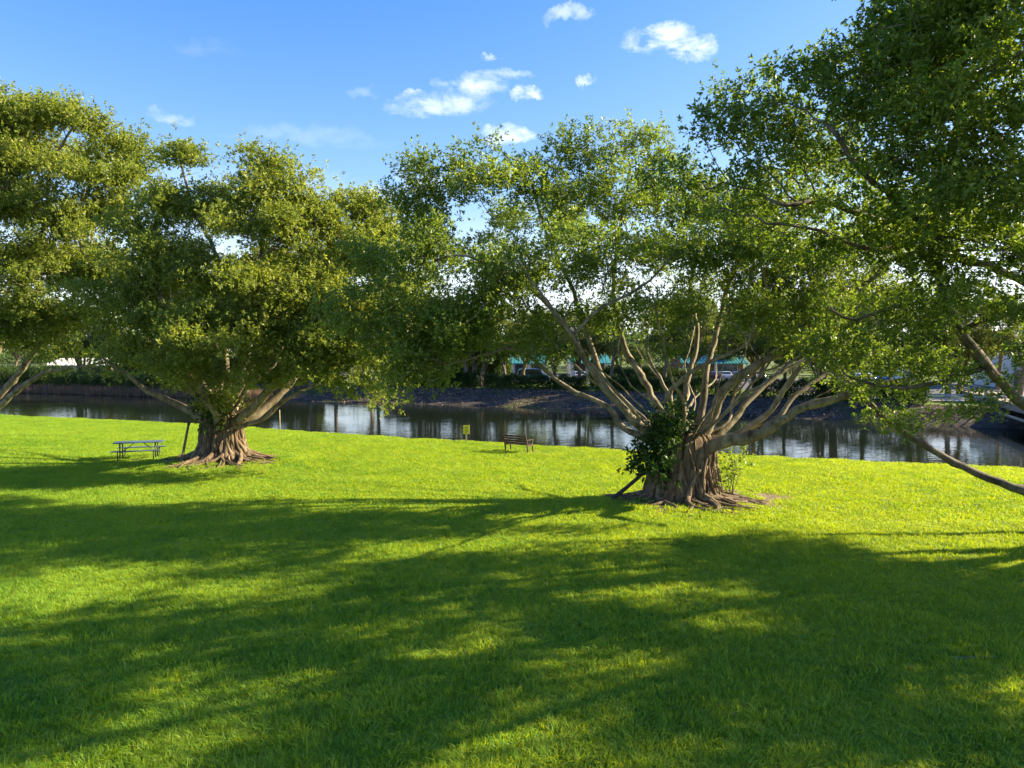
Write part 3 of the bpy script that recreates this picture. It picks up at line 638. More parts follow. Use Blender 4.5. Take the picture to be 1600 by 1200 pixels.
treeE = copy_tree(treeC); treeE.location = (31, 4.0, 0); treeE.rotation_euler = (0, 0, 2.4)  # unseen copy of tree C, added to shade the near lawn
tag(treeE, 'unseen banyan added outside the frame to the right to shade the near lawn', 'tree')

# ------------------------------------------------------------------ shrubs and props by the trunks
def leafy(name, base, ells, seed, mat, label=None, cat=None, dens=3.0, size=.12, sprigs=60, group=None, rmin=.25, rmax=.45, parent=None, nleaf=8):
    rng = np.random.default_rng(seed); bb = np.array(base)
    C, Rr = make_clumps(rng, ells, dens, rmin, rmax, .3)
    ns = (sprigs*Rr**2*4).astype(int)+4; ci = np.repeat(np.arange(len(C)), ns); n = len(ci)
    q = unit(rng.normal(size=(n, 3)))
    pos = C[ci] + q*(Rr[ci][:, None]*rng.random((n, 1))**.5)
    dirs = unit(q + .5*rng.normal(size=(n, 3)) + np.array([0, 0, .3]))
    sh = .45 + rng.normal(size=len(C))[ci]*.12
    v, f, a = leaf_arrays(rng, pos, dirs, size, nleaf, sh)
    me = np_mesh(name, v-bb, f, 4, mat, {'rnd': ('POINT', a)})
    o = link(name, me, parent)
    if parent is None: o.location = base; tag(o, label, cat, group)
    return o
s1 = empty('shrub', BC + V(-1.15, -.75, 0)); tag(s1, 'dark large-leaved shrub swallowing the left side of the banyan trunk right of the bench', 'shrub')
b_ = s1.location
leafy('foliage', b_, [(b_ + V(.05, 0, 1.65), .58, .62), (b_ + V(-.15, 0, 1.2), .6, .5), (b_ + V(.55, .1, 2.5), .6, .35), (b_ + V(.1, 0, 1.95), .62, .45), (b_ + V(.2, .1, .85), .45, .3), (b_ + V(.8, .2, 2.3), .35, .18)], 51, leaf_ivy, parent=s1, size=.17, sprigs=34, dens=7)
rg = random.Random(6)
for k in range(7):
    st = MB()
    a = rg.random()*6.28; p = V(.6+math.cos(a)*.1, math.sin(a)*.1, 0)
    st.tube([p, p + V(-.1*k*.3, .05, .6), V(.2+rg.uniform(-.5, .4), rg.uniform(-.2, .3), 1.5+rg.random()*.8)], [.03, .02, .012], 6).build('stem', bark_dark, s1, smooth=True)

for ch in [o for o in bpy.data.objects if o.parent == s1]: ch.location = (0, 0, 0)
s2 = empty('shrub', BC + V(1.5, -.15, 0)); tag(s2, 'small pale green sapling shrub at the right foot of the shrub-covered banyan', 'shrub')
b_ = s2.location
leafy('foliage', b_, [(b_ + V(.05, 0, 1.0), .38, .32), (b_ + V(-.1, 0, .65), .3, .2), (b_ + V(.3, 0, 1.25), .3, .2)], 52, leaf_main, parent=s2, size=.12, sprigs=16, dens=5)
for k in range(6):
    MB().tube([V(rg.uniform(-.1, .1), rg.uniform(-.1, .1), 0), V(rg.uniform(-.3, .45), rg.uniform(-.2, .2), .9+.4*rg.random())], [.014, .006], 5).build('stem', bark, s2, smooth=True)
s3 = empty('climbing_plant', BA + V(-.1, -.85, 0)); tag(s3, 'dark leafy creeper in the fork of the banyan beside the picnic table', 'creeper')
b_ = s3.location
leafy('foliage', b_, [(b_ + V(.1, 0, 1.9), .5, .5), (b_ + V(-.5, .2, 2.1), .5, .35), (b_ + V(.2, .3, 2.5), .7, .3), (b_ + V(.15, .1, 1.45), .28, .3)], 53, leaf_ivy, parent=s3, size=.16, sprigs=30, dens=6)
for k in range(4):
    MB().tube([V(.1*k-.1, .05, 0), V(.1*k-.15, 0, 1.0), V(.15*k-.3, .1, 2.0)], [.02, .018, .01], 6).build('stem', bark_dark, s3, smooth=True)

m_stake = mat_simple('weathered_stake_wood', (.12, .09, .06), .85, var=.35, scale=9, bump=.4)
m_stake2 = mat_simple('black_stake', (.02, .02, .02), .7, var=.3, scale=9, bump=.3)
def stake(p0, p1, r, mat, label):
    p0 = Vector(p0); p1 = Vector(p1); o = empty('tree_prop', p0); tag(o, label, 'tree prop')
    d = p1-p0; mb = MB(); pts = [d*t + V(.01*math.sin(5*t), .01*math.cos(7*t), 0) for t in (-.08, 0, .2, .4, .6, .8, 1)]
    mb.tube(pts, [r, r*1.05, r, r*.97, r, r*.95, r*.9], 8); mb.build('pole', mat, o, smooth=True)
    mb = MB(); e = d.normalized(); c = d*.96
    mb.tube([c - e*.05, c + e*.05], r*1.25, 8); mb.build('strap', m_stake2, o)
stake(BA + V(-1.28, -1.15, .05), BA + V(-1.1, -.75, 1.6), .055, m_stake, 'thin brown pole propped upright against the banyan beside the picnic table')
stake(BC + V(-2.30, -.2, .0), BC + V(-1.3, -.3, .85), .065, m_stake2, 'black pole leaning into the dark shrub at the foot of the banyan')

# ------------------------------------------------------------------ picnic table, bench, sign
m_steel = mat_simple('black_powder_coat', (.02, .021, .023), .45, .3, var=.3)
m_top = mat_simple('blue_grey_table_top', (.07, .10, .14), .42, 0, var=.12, scale=8)
m_wood = mat_bark('brown_bench_wood', (.03, .02, .016), (.075, .045, .032), (.15, .10, .07), 8, (.3, 1, 1), .2)
def picnic_table():
    t = empty('picnic_table', TABLE, R(17)); t.location.z = lawn_z(TABLE.x, TABLE.y)
    tag(t, 'black-framed picnic table with blue-grey top and two attached benches on bare soil', 'picnic table')
    def plank_top(name, yc, w, z, L, nb):
        mb = MB(); bw = w/nb
        for i in range(nb): mb.box((0, yc-w/2+bw*(i+.5), z), (L, bw-.012, .035), bevel=.008)
        for x in (-L*.32, L*.32): mb.box((x, yc, z-.027), (.05, w-.04, .016))
        mb.build(name, m_top, t)
    plank_top('table_top', 0, .74, .76, 2.0, 5)
    for y in (-.72, .72): plank_top('bench_seat', y, .27, .44, 2.0, 2)
    for x in (-.72, .72):
        mb = MB()
        mb.tube([(x, -.30, .72), (x, -.30, .02)], .028, 8); mb.tube([(x, .30, .72), (x, .30, .02)], .028, 8)
        mb.tube([(x, -.30, .715), (x, .30, .715)], .024, 8)
        for s in (-1, 1):
            arc = [(x, s*.30, .30), (x, s*.42, .30), (x, s*.60, .36), (x, s*.64, .415)]
            mb.tube([(x, s*.30, .03), (x, s*.55, .02), (x, s*.72, .035), (x, s*.80, .09), (x, s*.81, .20), (x, s*.81, .415)], .022, 8)
            mb.tube([(x, s*.62, .412), (x, s*.83, .412)], .02, 8)
        mb.build('frame', m_steel, t, smooth=True)
        mb = MB(); mb.tube([(x, 0, .30), (x*.25, 0, .72)], .016, 6); mb.tube([(x, -.29, .30), (x, .29, .30)], .018, 6); mb.build('brace', m_steel, t, smooth=True)
picnic_table()
def bench():
    b = empty('park_bench', BENCH, R(-33)); b.location.z = lawn_z(BENCH.x, BENCH.y) - .01
    tag(b, 'brown slatted wooden bench facing the canal, its back to the lawn', 'bench')
    W = 1.35                                   # local +y is the way the bench faces, its back is at -y
    tilt = Matrix.Rotation(R(14), 3, 'X')
    for k in range(4):
        z = .50 + k*.115; mb = MB(); mb.box((0, -.23 - (z-.42)*.25, z), (W, .03, .082), rot=tilt, bevel=.006); mb.build('back_slat', m_wood, b)
    for k in range(4):
        mb = MB(); mb.box((0, -.14 + k*.125, .42 + .012*k), (W, .10, .032), bevel=.006); mb.build('seat_slat', m_wood, b)
    for x in (-W/2+.03, W/2-.03):
        mb = MB()
        mb.tube([(x, -.12, -.05), (x, -.20, .40), (x, -.33, .90)], [.036, .038, .034], 4, phase=.785)
        mb.tube([(x, .36, -.05), (x, .27, .46), (x, .27, .63)], [.036, .038, .034], 4, phase=.785)
        mb.box((x, .05, .385), (.055, .50, .07)); mb.build('leg_frame', m_wood, b)
        mb = MB(); mb.box((x, .03, .655), (.075, .58, .032), bevel=.006); mb.build('armrest', m_wood, b)
bench()
m_yel = mat_simple('yellow_sign_paint', (.72, .60, .03), .5, var=.06)
m_ink = mat_simple('faded_black_ink', (.06, .05, .02), .6)
m_post = mat_simple('pale_post_wood', (.50, .42, .24), .8, var=.2, scale=10, bump=.3)
def sign():
    p = P(728.5, 687, 40.0); s = empty('warning_sign', (p.x, 40.0, lawn_z(p.x, 40)-.02), R(4)); tag(s, 'small yellow warning sign on a short pale post at the water edge', 'sign')
    MB().box((0, 0, .38), (.075, .05, .84), bevel=.006).build('post', m_post, s)
    pn = MB().box((0, -.04, .74), (.34, .02, .48), bevel=.006).build('panel', m_yel, s)
    mb = MB(); rg = random.Random(2)
    mb.tube([(0.07*math.cos(a), -.052, .84+.07*math.sin(a)) for a in [i*math.pi/8 for i in range(17)]], .007, 4, cap=False)
    mb.box((0, -.0525, .84), (.11, .003, .014), rot=Matrix.Rotation(R(45), 3, 'Y'))
    for k in range(4):
        w = .22*rg.uniform(.6, 1); mb.box((0, -.0525, .71-.05*k), (w, .003, .012))
    mb.build('marking', m_ink, pn)
sign()
def marker():
    p = P(432.5, 672, 45); s = empty('marker_post', (p.x, 45.6, lawn_z(p.x, 45.6)-.05)); tag(s, 'thin pale marker stake at the canal edge right of the picnic-table banyan', 'stake')
    MB().tube([(0, 0, 0), (.01, 0, .6), (0, 0, 1.32)], .022, 6).build('shaft', m_post, s, smooth=True)
    MB().tube([(0, 0, 1.32), (0, 0, 1.36)], [.03, .026], 8).build('cap', mat_simple('white_cap', (.7, .7, .66), .5), s)
marker()
m_conc = mat_simple('grey_concrete', (.30, .26, .20), .9, var=.25, scale=4, bump=.4, spec=.2)
sp = MB().box((0, 0, 0), (.8, .05, .06), bevel=.015)
o = sp.build('edging_stone', m_conc); o.location = (STONE.x, STONE.y, lawn_z(STONE.x, STONE.y)+.004); o.rotation_euler = (0, R(1), R(4))
tag(o, 'weathered concrete edging stone sunk in the shaded grass, lower right', 'stone')

# ------------------------------------------------------------------ grass
def grass():
    rng = np.random.default_rng(3)
    m, N, L, b = mat_new('grass_blade'); out = N['Material Output']
    at = N.new('ShaderNodeAttribute'); at.attribute_name = 'rnd'; g = N.new('ShaderNodeNewGeometry')
    f = noise_of(N, L, g.outputs['Position'], .8, 5, .6); f3 = noise_of(N, L, g.outputs['Position'], .15, 3, .5)
    ad = N.new('ShaderNodeMath'); ad.operation = 'MULTIPLY_ADD'; L.new(at.outputs['Fac'], ad.inputs[0]); ad.inputs[1].default_value = .5; L.new(f, ad.inputs[2])
    ad2 = N.new('ShaderNodeMath'); ad2.operation = 'MULTIPLY_ADD'; L.new(f3, ad2.inputs[0]); ad2.inputs[1].default_value = .5; L.new(ad.outputs[0], ad2.inputs[2])
    col = ramp(N, L, ad2.outputs[0], [(.5, (.085, .205, .024)), (.84, (.148, .31, .028)), (1.0, (.235, .385, .038))])
    dry = N.new('ShaderNodeMapRange'); L.new(at.outputs['Fac'], dry.inputs[0]); dry.inputs[1].default_value = .95; dry.inputs[2].default_value = .99
    dm = N.new('ShaderNodeMix'); dm.data_type = 'RGBA'; L.new(dry.outputs[0], dm.inputs[0]); L.new(col, dm.inputs[6]); dm.inputs[7].default_value = (.22, .26, .07, 1); col = dm.outputs[2]
    L.new(col, b.inputs['Base Color']); b.inputs['Roughness'].default_value = .5; b.inputs['Specular IOR Level'].default_value = .25
    tr = N.new('ShaderNodeBsdfTranslucent'); mx = N.new('ShaderNodeMix'); mx.data_type = 'RGBA'; mx.blend_type = 'MULTIPLY'; mx.inputs[0].default_value = 1
    L.new(col, mx.inputs[6]); mx.inputs[7].default_value = (2.65, 1.78, .2, 1); L.new(mx.outputs[2], tr.inputs[0])
    ms = N.new('ShaderNodeMixShader'); ms.inputs[0].default_value = .44; L.new(b.outputs[0], ms.inputs[1]); L.new(tr.outputs[0], ms.inputs[2]); L.new(ms.outputs[0], out.inputs['Surface'])
    V_, F_, RN, TM = [], [], [], []; off = 0
    def template(tid, nb, rad, h, w):
        nonlocal off
        a = rng.random(nb)*2*np.pi; r = rad*np.sqrt(rng.random(nb)); base = np.stack([np.cos(a)*r, np.sin(a)*r, np.zeros(nb)-.01], 1)
        # small tussocks: neighbours lean the same way
        ca = rng.random(14)*2*np.pi; cr = rad*np.sqrt(rng.random(14)); cc = np.stack([np.cos(ca)*cr, np.sin(ca)*cr], 1)
        near = np.linalg.norm(base[:, None, :2]-cc[None], axis=2).argmin(1); lean_c = rng.normal(size=(14, 2))*.38; hc = rng.uniform(.7, 1.25, 14)
        hh = h*rng.uniform(.45, 1.2, nb)*hc[near]; lean = lean_c[near] + rng.normal(size=(nb, 2))*.38
        fa = rng.random(nb)*2*np.pi; side = np.stack([np.cos(fa), np.sin(fa), np.zeros(nb)], 1)*(w*rng.uniform(.6, 1.2, nb))[:, None]*.5
        mid = base + np.concatenate([lean*hh[:, None]*.35, (hh*.58)[:, None]], 1)
        tip = base + np.concatenate([lean*hh[:, None]*1.15, (hh*(1-.28*np.minimum(1, np.linalg.norm(lean, axis=1))))[:, None]], 1)
        v = np.stack([base-side, base+side, mid+side*.8, mid-side*.8, tip], 1).reshape(-1, 3)
        i = np.arange(nb)[:, None]*5 + off
        F_.append(np.concatenate([i+0, i+1, i+2, i+3], 1)); F_.append(np.concatenate([i+3, i+2, i+4, i+4], 1))
        V_.append(v); RN.append(np.repeat(np.clip(rng.normal(.5, .28, nb), 0, 1), 5)); TM.append(np.full(nb*5, tid)); off += nb*5
    NT = 3
    for k in range(NT): template(k+1, 430, .34, .125, .014)
    for k in range(NT): template(NT+k+1, 620, .58, .09, .019)
    tv = np.concatenate(V_); quads = F_[0::2]; tris = F_[1::2]
    # points
    pts = []
    def scatter(y0, y1, dens, tid0):
        for (xa, xb, ya, yb) in [(-45, 32, y0, y1)]:
            st_ = dens**-.5; gx, gy = np.meshgrid(np.arange(xa, xb, st_), np.arange(ya, yb, st_))
            x = gx.ravel() + rng.uniform(-.5, .5, gx.size)*st_; y = gy.ravel() + rng.uniform(-.5, .5, gx.size)*st_
            for xx, yy in zip(x, y):
                if abs(xx) > .80*yy + 4 or yy > crest(xx)+.3: continue
                d2 = lambda c: math.hypot(xx-c.x, yy-c.y)
                wob = 1 + .22*math.sin(xx*3.1+yy*1.7) + .15*math.sin(yy*4.3-xx)
                if any(d2(c) < rr*.80*wob and rng.random() < (.93 if d2(c) < rr*.6*wob else .55) for c, rr in DIRT): continue
                if abs(xx-STONE.x) < .5 and abs(yy-STONE.y-.0) < .22: continue
                hn = 1 + .25*math.sin(xx*1.3+2*math.sin(yy*.9)) * math.sin(yy*1.1+math.sin(xx*1.7)) + rng.normal()*.12
                pts.append((xx, yy, lawn_z(xx, yy), tid0 + rng.integers(0, NT), rng.random()*6.283, max(.5, hn)))
    scatter(6.0, 20.5, 14, 1); scatter(20.3, 62, 3.8, NT+1)
    p = np.array(pts); nT = len(tv); nP = len(p)
    me = bpy.data.meshes.new('grass'); me.vertices.add(nT+nP)
    me.vertices.foreach_set('co', np.concatenate([tv, p[:, :3]]).astype(np.float32).ravel())
    fl, starts, c = [], [], 0
    allq = np.concatenate(quads); allt = np.concatenate(tris)[:, :3]
    li = np.concatenate([allq.ravel(), allt.ravel()]).astype(np.int32)
    ls = np.concatenate([np.arange(len(allq))*4, len(allq)*4 + np.arange(len(allt))*3]).astype(np.int32)
    me.loops.add(len(li)); me.loops.foreach_set('vertex_index', li); me.polygons.add(len(ls)); me.polygons.foreach_set('loop_start', ls)
    for nm, tvv, pv in (('rnd', np.concatenate(RN), np.zeros(nP)), ('tid', np.concatenate(TM), -p[:, 3]), ('ang', np.zeros(nT), p[:, 4]), ('hgt', np.ones(nT), p[:, 5])):
        a = me.attributes.new(nm, 'FLOAT', 'POINT'); a.data.foreach_set('value', np.concatenate([tvv, pv]).astype(np.float32))
    me.materials.append(m); me.update()
    o = link('lawn_grass', me); tag(o, 'short bright green grass covering the lawn', 'grass', kind='stuff')
    ng = bpy.data.node_groups.new('grass_nodes', 'GeometryNodeTree')
    ng.interface.new_socket('Geometry', in_out='INPUT', socket_type='NodeSocketGeometry'); ng.interface.new_socket('Geometry', in_out='OUTPUT', socket_type='NodeSocketGeometry')
    n_ = ng.nodes; l_ = ng.links; gi = n_.new('NodeGroupInput'); go = n_.new('NodeGroupOutput'); join = n_.new('GeometryNodeJoinGeometry')
    def attr(nm):
        q = n_.new('GeometryNodeInputNamedAttribute'); q.data_type = 'FLOAT'; q.inputs['Name'].default_value = nm; return q.outputs['Attribute']
    tid = attr('tid'); ang = attr('ang'); hg = attr('hgt')
    cx = n_.new('ShaderNodeCombineXYZ'); l_.new(ang, cx.inputs[2]); sx = n_.new('ShaderNodeCombineXYZ'); sx.inputs[0].default_value = 1; sx.inputs[1].default_value = 1; l_.new(hg, sx.inputs[2])
    def sel(val):
        c = n_.new('FunctionNodeCompare'); c.data_type = 'FLOAT'; c.operation = 'EQUAL'; l_.new(tid, c.inputs[0]); c.inputs[1].default_value = val; c.inputs['Epsilon'].default_value = .1
        s = n_.new('GeometryNodeSeparateGeometry'); s.domain = 'POINT'; l_.new(gi.outputs[0], s.inputs[0]); l_.new(c.outputs[0], s.inputs['Selection']); return s.outputs[0]
    for k in range(1, 2*NT+1):
        ip = n_.new('GeometryNodeInstanceOnPoints'); l_.new(sel(-k), ip.inputs['Points']); l_.new(sel(k), ip.inputs['Instance'])
        l_.new(cx.outputs[0], ip.inputs['Rotation']); l_.new(sx.outputs[0], ip.inputs['Scale']); l_.new(ip.outputs[0], join.inputs[0])
    l_.new(join.outputs[0], go.inputs[0])
    md = o.modifiers.new('scatter', 'NODES'); md.node_group = ng
    print('GRASS', nP)
grass()
def fallen_leaves():
    rng = np.random.default_rng(44); P_ = []
    for c, n, r in ((TREE_C, 420, 5.5), (TREE_A, 260, 5.5), (V(0, 18, 0), 260, 16), (V(8, 14, 0), 140, 8)):
        a = rng.random(n)*6.283; q = r*rng.random(n)**.6; x = c.x+np.cos(a)*q; y = c.y+np.sin(a)*q
        for xx, yy in zip(x, y):
            if 7 < yy < crest(xx)-.3: P_.append((xx, yy, lawn_z(xx, yy)+.075*rng.random()+.015))
    P_ = np.array(P_); n = len(P_); v, f, a = leaf_arrays(rng, P_, unit(rng.normal(size=(n, 3))*np.array([1, 1, .15])), .085, 1, rng.random(n), upbias=1.6)
    m = mat_leaf('fallen_leaf', (.10, .06, .03), (.28, .19, .07), (.42, .33, .12), (1, 1, 1), .7, .15)
    o = link('fallen_leaves', np_mesh('fallen_leaves', v, f, 4, m, {'rnd': ('POINT', a)})); tag(o, 'scattered dry brown leaves lying in the grass', 'fallen leaves', kind='stuff')
fallen_leaves()
#FAR
# ------------------------------------------------------------------ far bank: trees, palms, hedges
def gz_far(x, y): return .06
def far_proto(name, seed, H, trunk_h, cr, mat, ntr=1, fork=.3, n_ell=8, size=.24, dens=.9, sprigs=40, dead=False):
    rg = random.Random(seed); rng = np.random.default_rng(seed); root = empty(name, (0, 0, 0)); limbs = []; ells = []
    for j in range(ntr):
        ox = rg.uniform(-1, 1)*(ntr > 1)*1.6; oy = rg.uniform(-1, 1)*(ntr > 1)*.8; rr = rg.uniform(.10, .19) if ntr > 1 else .24
        top = V(ox*1.6+rg.uniform(-.5, .5), oy*1.6, trunk_h*rg.uniform(.9, 1.15))
        limbs.append(([V(ox, oy, -.4), V(ox*1.1+.1, oy, trunk_h*.5), top], rr*1.2, rr*.8))
        for k in range(3 if ntr > 1 else 6):
            a = rg.random()*6.28; L = cr*rg.uniform(.5, .9); up = rg.uniform(.35, .95)*(H-trunk_h)
            limbs.append(([top + V(0, 0, -.2*k*.4), top + V(math.cos(a)*L*.45, math.sin(a)*L*.45, up*.55), top + V(math.cos(a)*L, math.sin(a)*L, up)], rr*.55, rr*.15))
    for k in range(n_ell):
        a = rg.random()*6.28; d = cr*rg.uniform(.15, .8); z = trunk_h + (H-trunk_h)*rg.uniform(.15, .95); s = rg.uniform(.28, .45)*cr*(1-.35*(z-trunk_h)/(H-trunk_h))
        ells.append((V(math.cos(a)*d, math.sin(a)*d, z - d*.12), s, s*.55))
    C, Rr = make_clumps(rng, ells, dens, .55, 1.0, .4)
    A = np.repeat(C, 4, 0) + rng.normal(size=(len(C)*4, 3))*.4
    nodes, par, rm = grow(rng, limbs, A, step=.5, kill=.7, iters=60); r = radii_of(nodes, par, rm, tip=.012)
    skeleton_mesh(MB(), nodes, par, r, rg).build('trunk', bark_far, root, smooth=True)
    ns = (sprigs*Rr**2*2).astype(int)+3; ci = np.repeat(np.arange(len(C)), ns); n = len(ci); q = unit(rng.normal(size=(n, 3)))
    pos = A[ci*4+rng.integers(0, 4, n)]*.5 + C[ci]*.5 + q*Rr[ci][:, None]*(rng.random((n, 1))**.5)*np.array([.9, .9, .55])
    v, f, a = leaf_arrays(rng, pos, unit(q + .6*rng.normal(size=(n, 3)) + np.array([0, 0, .4])), size, 6, (rng.normal(size=len(C))*.12+.48)[ci])
    link('crown', np_mesh('crown', v, f, 4, mat, {'rnd': ('POINT', a)}), root); return root
def palm_proto(name, seed, H):
    rg = random.Random(seed); root = empty(name, (0, 0, 0)); mb = MB()
    pts = [V(.15*math.sin(i*.3), .08*math.sin(i*.5), -.3+H*i/12) for i in range(13)]
    mb.tube(pts, [.24-.005*i+.02*(i % 2) for i in range(13)], 9, lump=.08, rng=rg); mb.build('trunk', bark_far, root, smooth=True)
    vs, fs, an = [], [], []; top = pts[-1]
    for k in range(26):
        a = rg.random()*6.28; el = rg.uniform(-.5, 1.3); L = rg.uniform(1.6, 2.3); d = V(math.cos(a)*math.cos(el), math.sin(a)*math.cos(el), math.sin(el)); sh = rg.uniform(.2, .9)
        sd_ = V(-math.sin(a), math.cos(a), 0); c = top
        for i in range(15):                    # leaflets along the frond
            t = i/15; c = top + d*(L*t) + V(0, 0, -.75*L*t*t)
            for s in (-1, 1):
                l = .62*(1-.5*t)*min(1, .3+3*t); e = c + sd_*s*l + d*.3*l + V(0, 0, -.32*l)
                w = d*.045; b0 = len(vs); vs += [tuple(c-w), tuple(c+w), tuple(e+w*.3), tuple(e-w*.3)]; fs.append((b0, b0+1, b0+2, b0+3)); an += [sh]*4
    link('fronds', np_mesh('fronds', np.array(vs), np.array(fs), 4, leaf_palm, {'rnd': ('POINT', np.array(an))}), root); return root
bark_far = mat_bark('far_bark', (.07, .052, .038), (.17, .13, .095), (.32, .25, .185), 1.6, (1, 1, .3), .3)
protos = {'broad': far_proto('broadleaf_tree', 61, 12.5, 4.2, 6.4, leaf_far, n_ell=30, dens=1.2),
          'loose': far_proto('broadleaf_tree', 62, 11.5, 3.4, 5.6, leaf_far2, n_ell=16, dens=1.0),
          'tall': far_proto('slender_tree', 63, 15, 5.5, 4.6, leaf_far, n_ell=16, dens=1.0),
          'multi': far_proto('banyan_tree', 64, 12, 4.0, 6.4, leaf_far, ntr=9, n_ell=28, dens=1.2),
          'bare': far_proto('slender_tree', 65, 12, 5.2, 4.2, leaf_far2, n_ell=11, dens=.8, sprigs=26),
          'palm': palm_proto('palm_tree', 66, 4.6)}
used = set()
def place(kind, px, d, label, s=1.0, rot=0, group='trees on the far bank', cat='tree', z=None):
    p0 = protos[kind]; o = p0 if kind not in used else copy_tree(p0); used.add(kind)
    x = (px-800)/FPX*d; o.location = (x, d, -.1 if z is None else z); o.rotation_euler = (0, 0, rot); o.scale = (s, s, s) if px != 488 else (1.9, 1.9, s); tag(o, label, cat, group); return o
def bt(px, off=2.0):
    d = 90.0
    for _ in range(12): d = bank_top((px-800)/FPX*d) + off
    return d
FT = [('broad', -60, 4, 1.30, .3, 'broad tree on the far bank hidden behind the left-edge banyan'),
 ('broad', 45, 3, 1.08, 1.1, 'round green tree above the far water at the left edge'),
 ('multi', 130, 4, 0.97, 2.0, 'many-stemmed tree on the far bank above the picnic table'),
 ('loose', 215, 5, 0.97, 2.6, 'pale loose tree on the far bank just left of the picnic-table banyan'),
 ('tall', 300, 3, 0.88, 3.0, 'slender tree on the far bank straight behind the picnic-table banyan'),
 ('broad', 400, 6, 1.08, 4.2, 'round tree on the far bank behind the right limbs of the picnic-table banyan'),
 ('loose', 488, 1, 1.24, 5.0, 'stout pink-barked tree on the far bank mirrored in the bright water'),
 ('tall', 524, 2, 0.92, 1.7, 'thin-trunked tree right of the stout pink-barked far tree'),
 ('tall', 590, 3, 0.88, .8, 'slender far tree behind the drooping leafy branch tips'),
 ('multi', 668, 3, 0.92, 5.2, 'many-stemmed far tree with hanging roots left of the yellow sign'),
 ('multi', 742, 3, 0.88, 3.4, 'small many-stemmed far tree right above the yellow sign'),
 ('loose', 790, 4, 0.88, 2.2, 'thin far tree standing left of the dark blue van'),
 ('loose', 868, 3, 0.88, 4.0, 'thin far tree standing right of the dark blue van'),
 ('loose', 905, 5, 0.88, 1.4, 'slender far tree behind the left limbs of the middle banyan'),
 ('bare', 955, 3, 0.88, .2, 'thin bare far tree just left of the far palm pair'),
 ('palm', 1000, 5, .85, 0, 'left and shorter palm of the two behind the middle banyan'),
 ('palm', 1040, 3, 1.0, 2.0, 'right and taller palm of the two behind the middle banyan'),
 ('loose', 1085, 4, 0.88, 3.1, 'thin far tree in front of the red car'),
 ('loose', 1195, 4, 0.88, 1.9, 'small pale tree right of the row of parked cars'),
 ('palm', 1228, 2, .8, 4.0, 'lone shaggy palm on the far bank right of the middle banyan'),
 ('multi', 1290, 3, 0.88, .9, 'low many-stemmed tree on the far bank right of the lone palm'),
 ('tall', 1350, 5, 0.88, 4.4, 'slender far tree behind the right limbs of the middle banyan'),
 ('loose', 1440, 14, 0.88, 3.3, 'bright yellow-green tree behind the guard rail near the right edge'),
 ('loose', 1500, 18, 0.88, .4, 'smaller yellow-green tree between the guard rail and the white building'),
 ('bare', 1560, 22, 0.88, 5.1, 'thin tree in front of the white building at the right edge')]
for k, px, off, s, rot, lab in FT:
    place(k, px, bt(px, off), lab, s, rot, cat='palm' if k == 'palm' else 'tree')
rg = random.Random(99)
for i in range(16):
    px = -60 + i*112 + rg.uniform(-35, 35)
    place(rg.choice(['broad', 'loose', 'multi', 'loose']), px, bt(px, rg.uniform(9, 14)), 'leafy tree of the row between the far canal bank and the car park', rg.uniform(.85, 1.05), rg.random()*6.28, group='tree row before the car park')
rg = random.Random(77)
for i in range(17):
    px = -120 + i*112 + rg.uniform(-30, 30); d = bt(max(-300, min(1500, px)), 0) + rg.uniform(58, 72)
    place(rg.choice(['broad', 'loose', 'broad', 'multi']), px, d, 'leafy tree in the distant row behind the car park', rg.uniform(.45, .6), rg.random()*6.28, group='distant trees behind the car park')
def woods():
    rng = np.random.default_rng(15); n = 2600; x = rng.uniform(-420, 420, n); d = rng.uniform(0, 45, n)
    y = 172 - .42*x + d; top = 7.5 + 3*np.sin(x*.045)+2.2*np.sin(x*.13+1)+1.5*np.sin(x*.31) + rng.normal(size=n)*.8
    z = top*(.25+.75*rng.random(n)**.6); m = 55; C = np.repeat(np.stack([x, y, z], 1), m, 0); q = unit(rng.normal(size=(n*m, 3)))
    pos = C + q*rng.random((n*m, 1))**.4*np.array([3.2, 3.2, 1.9]); sh = np.repeat(.42+rng.normal(size=n)*.14, m)
    v, f, a = leaf_arrays(rng, pos, q, .9, 1, sh, aspect=.7)
    o = link('distant_woods', np_mesh('distant_woods', v, f, 4, leaf_far, {'rnd': ('POINT', a)})); tag(o, 'low green belt of distant trees along the horizon', 'woods', kind='stuff')
woods()
def hedge(x0, x1, off, h, seed, mat, label, w=.7, cat='hedge', dens=1.0, zb=0.0):
    rng = np.random.default_rng(seed); n = int(abs(x1-x0)*260*h*dens)
    x = rng.uniform(x0, x1, n); t = rng.uniform(-1, 1, n); z = h*rng.random(n)**.7
    top = h*(1+.10*np.sin(x*2.1+seed)+.08*np.sin(x*5.3)); z = z/h*top + zb
    yb = np.array([bank_top(a) for a in x]) + off; y = yb + t*w*(1+.2*np.sin(x*3))
    pos = np.stack([x, y, z], 1); cx_ = .5*(x0+x1); base = V(cx_, bank_top(cx_)+off, 0)
    dirs = unit(np.stack([rng.normal(size=n)*.5, t, z/h], 1)+.3*rng.normal(size=(n, 3)))
    v, f, a = leaf_arrays(rng, pos, dirs, .15, 6, .45+.12*np.sin(x*1.7+3*np.sin(x))+.05*rng.normal(size=n))
    o = link('hedge', np_mesh('hedge', v-np.array(base), f, 4, mat, {'rnd': ('POINT', a)})); o.location = base; tag(o, label, cat)
hedge(-3.5, 9, .6, 1.55, 1, leaf_hedge, 'clipped hedge on the far bank behind the bench, below the blue van')
hedge(10, 24, .6, 1.5, 2, leaf_hedge, 'clipped hedge on the far bank behind the trunk of the middle banyan')
hedge(25, 37, .6, 1.8, 3, leaf_ivy, 'dark untrimmed hedge on the far bank right of the middle banyan')
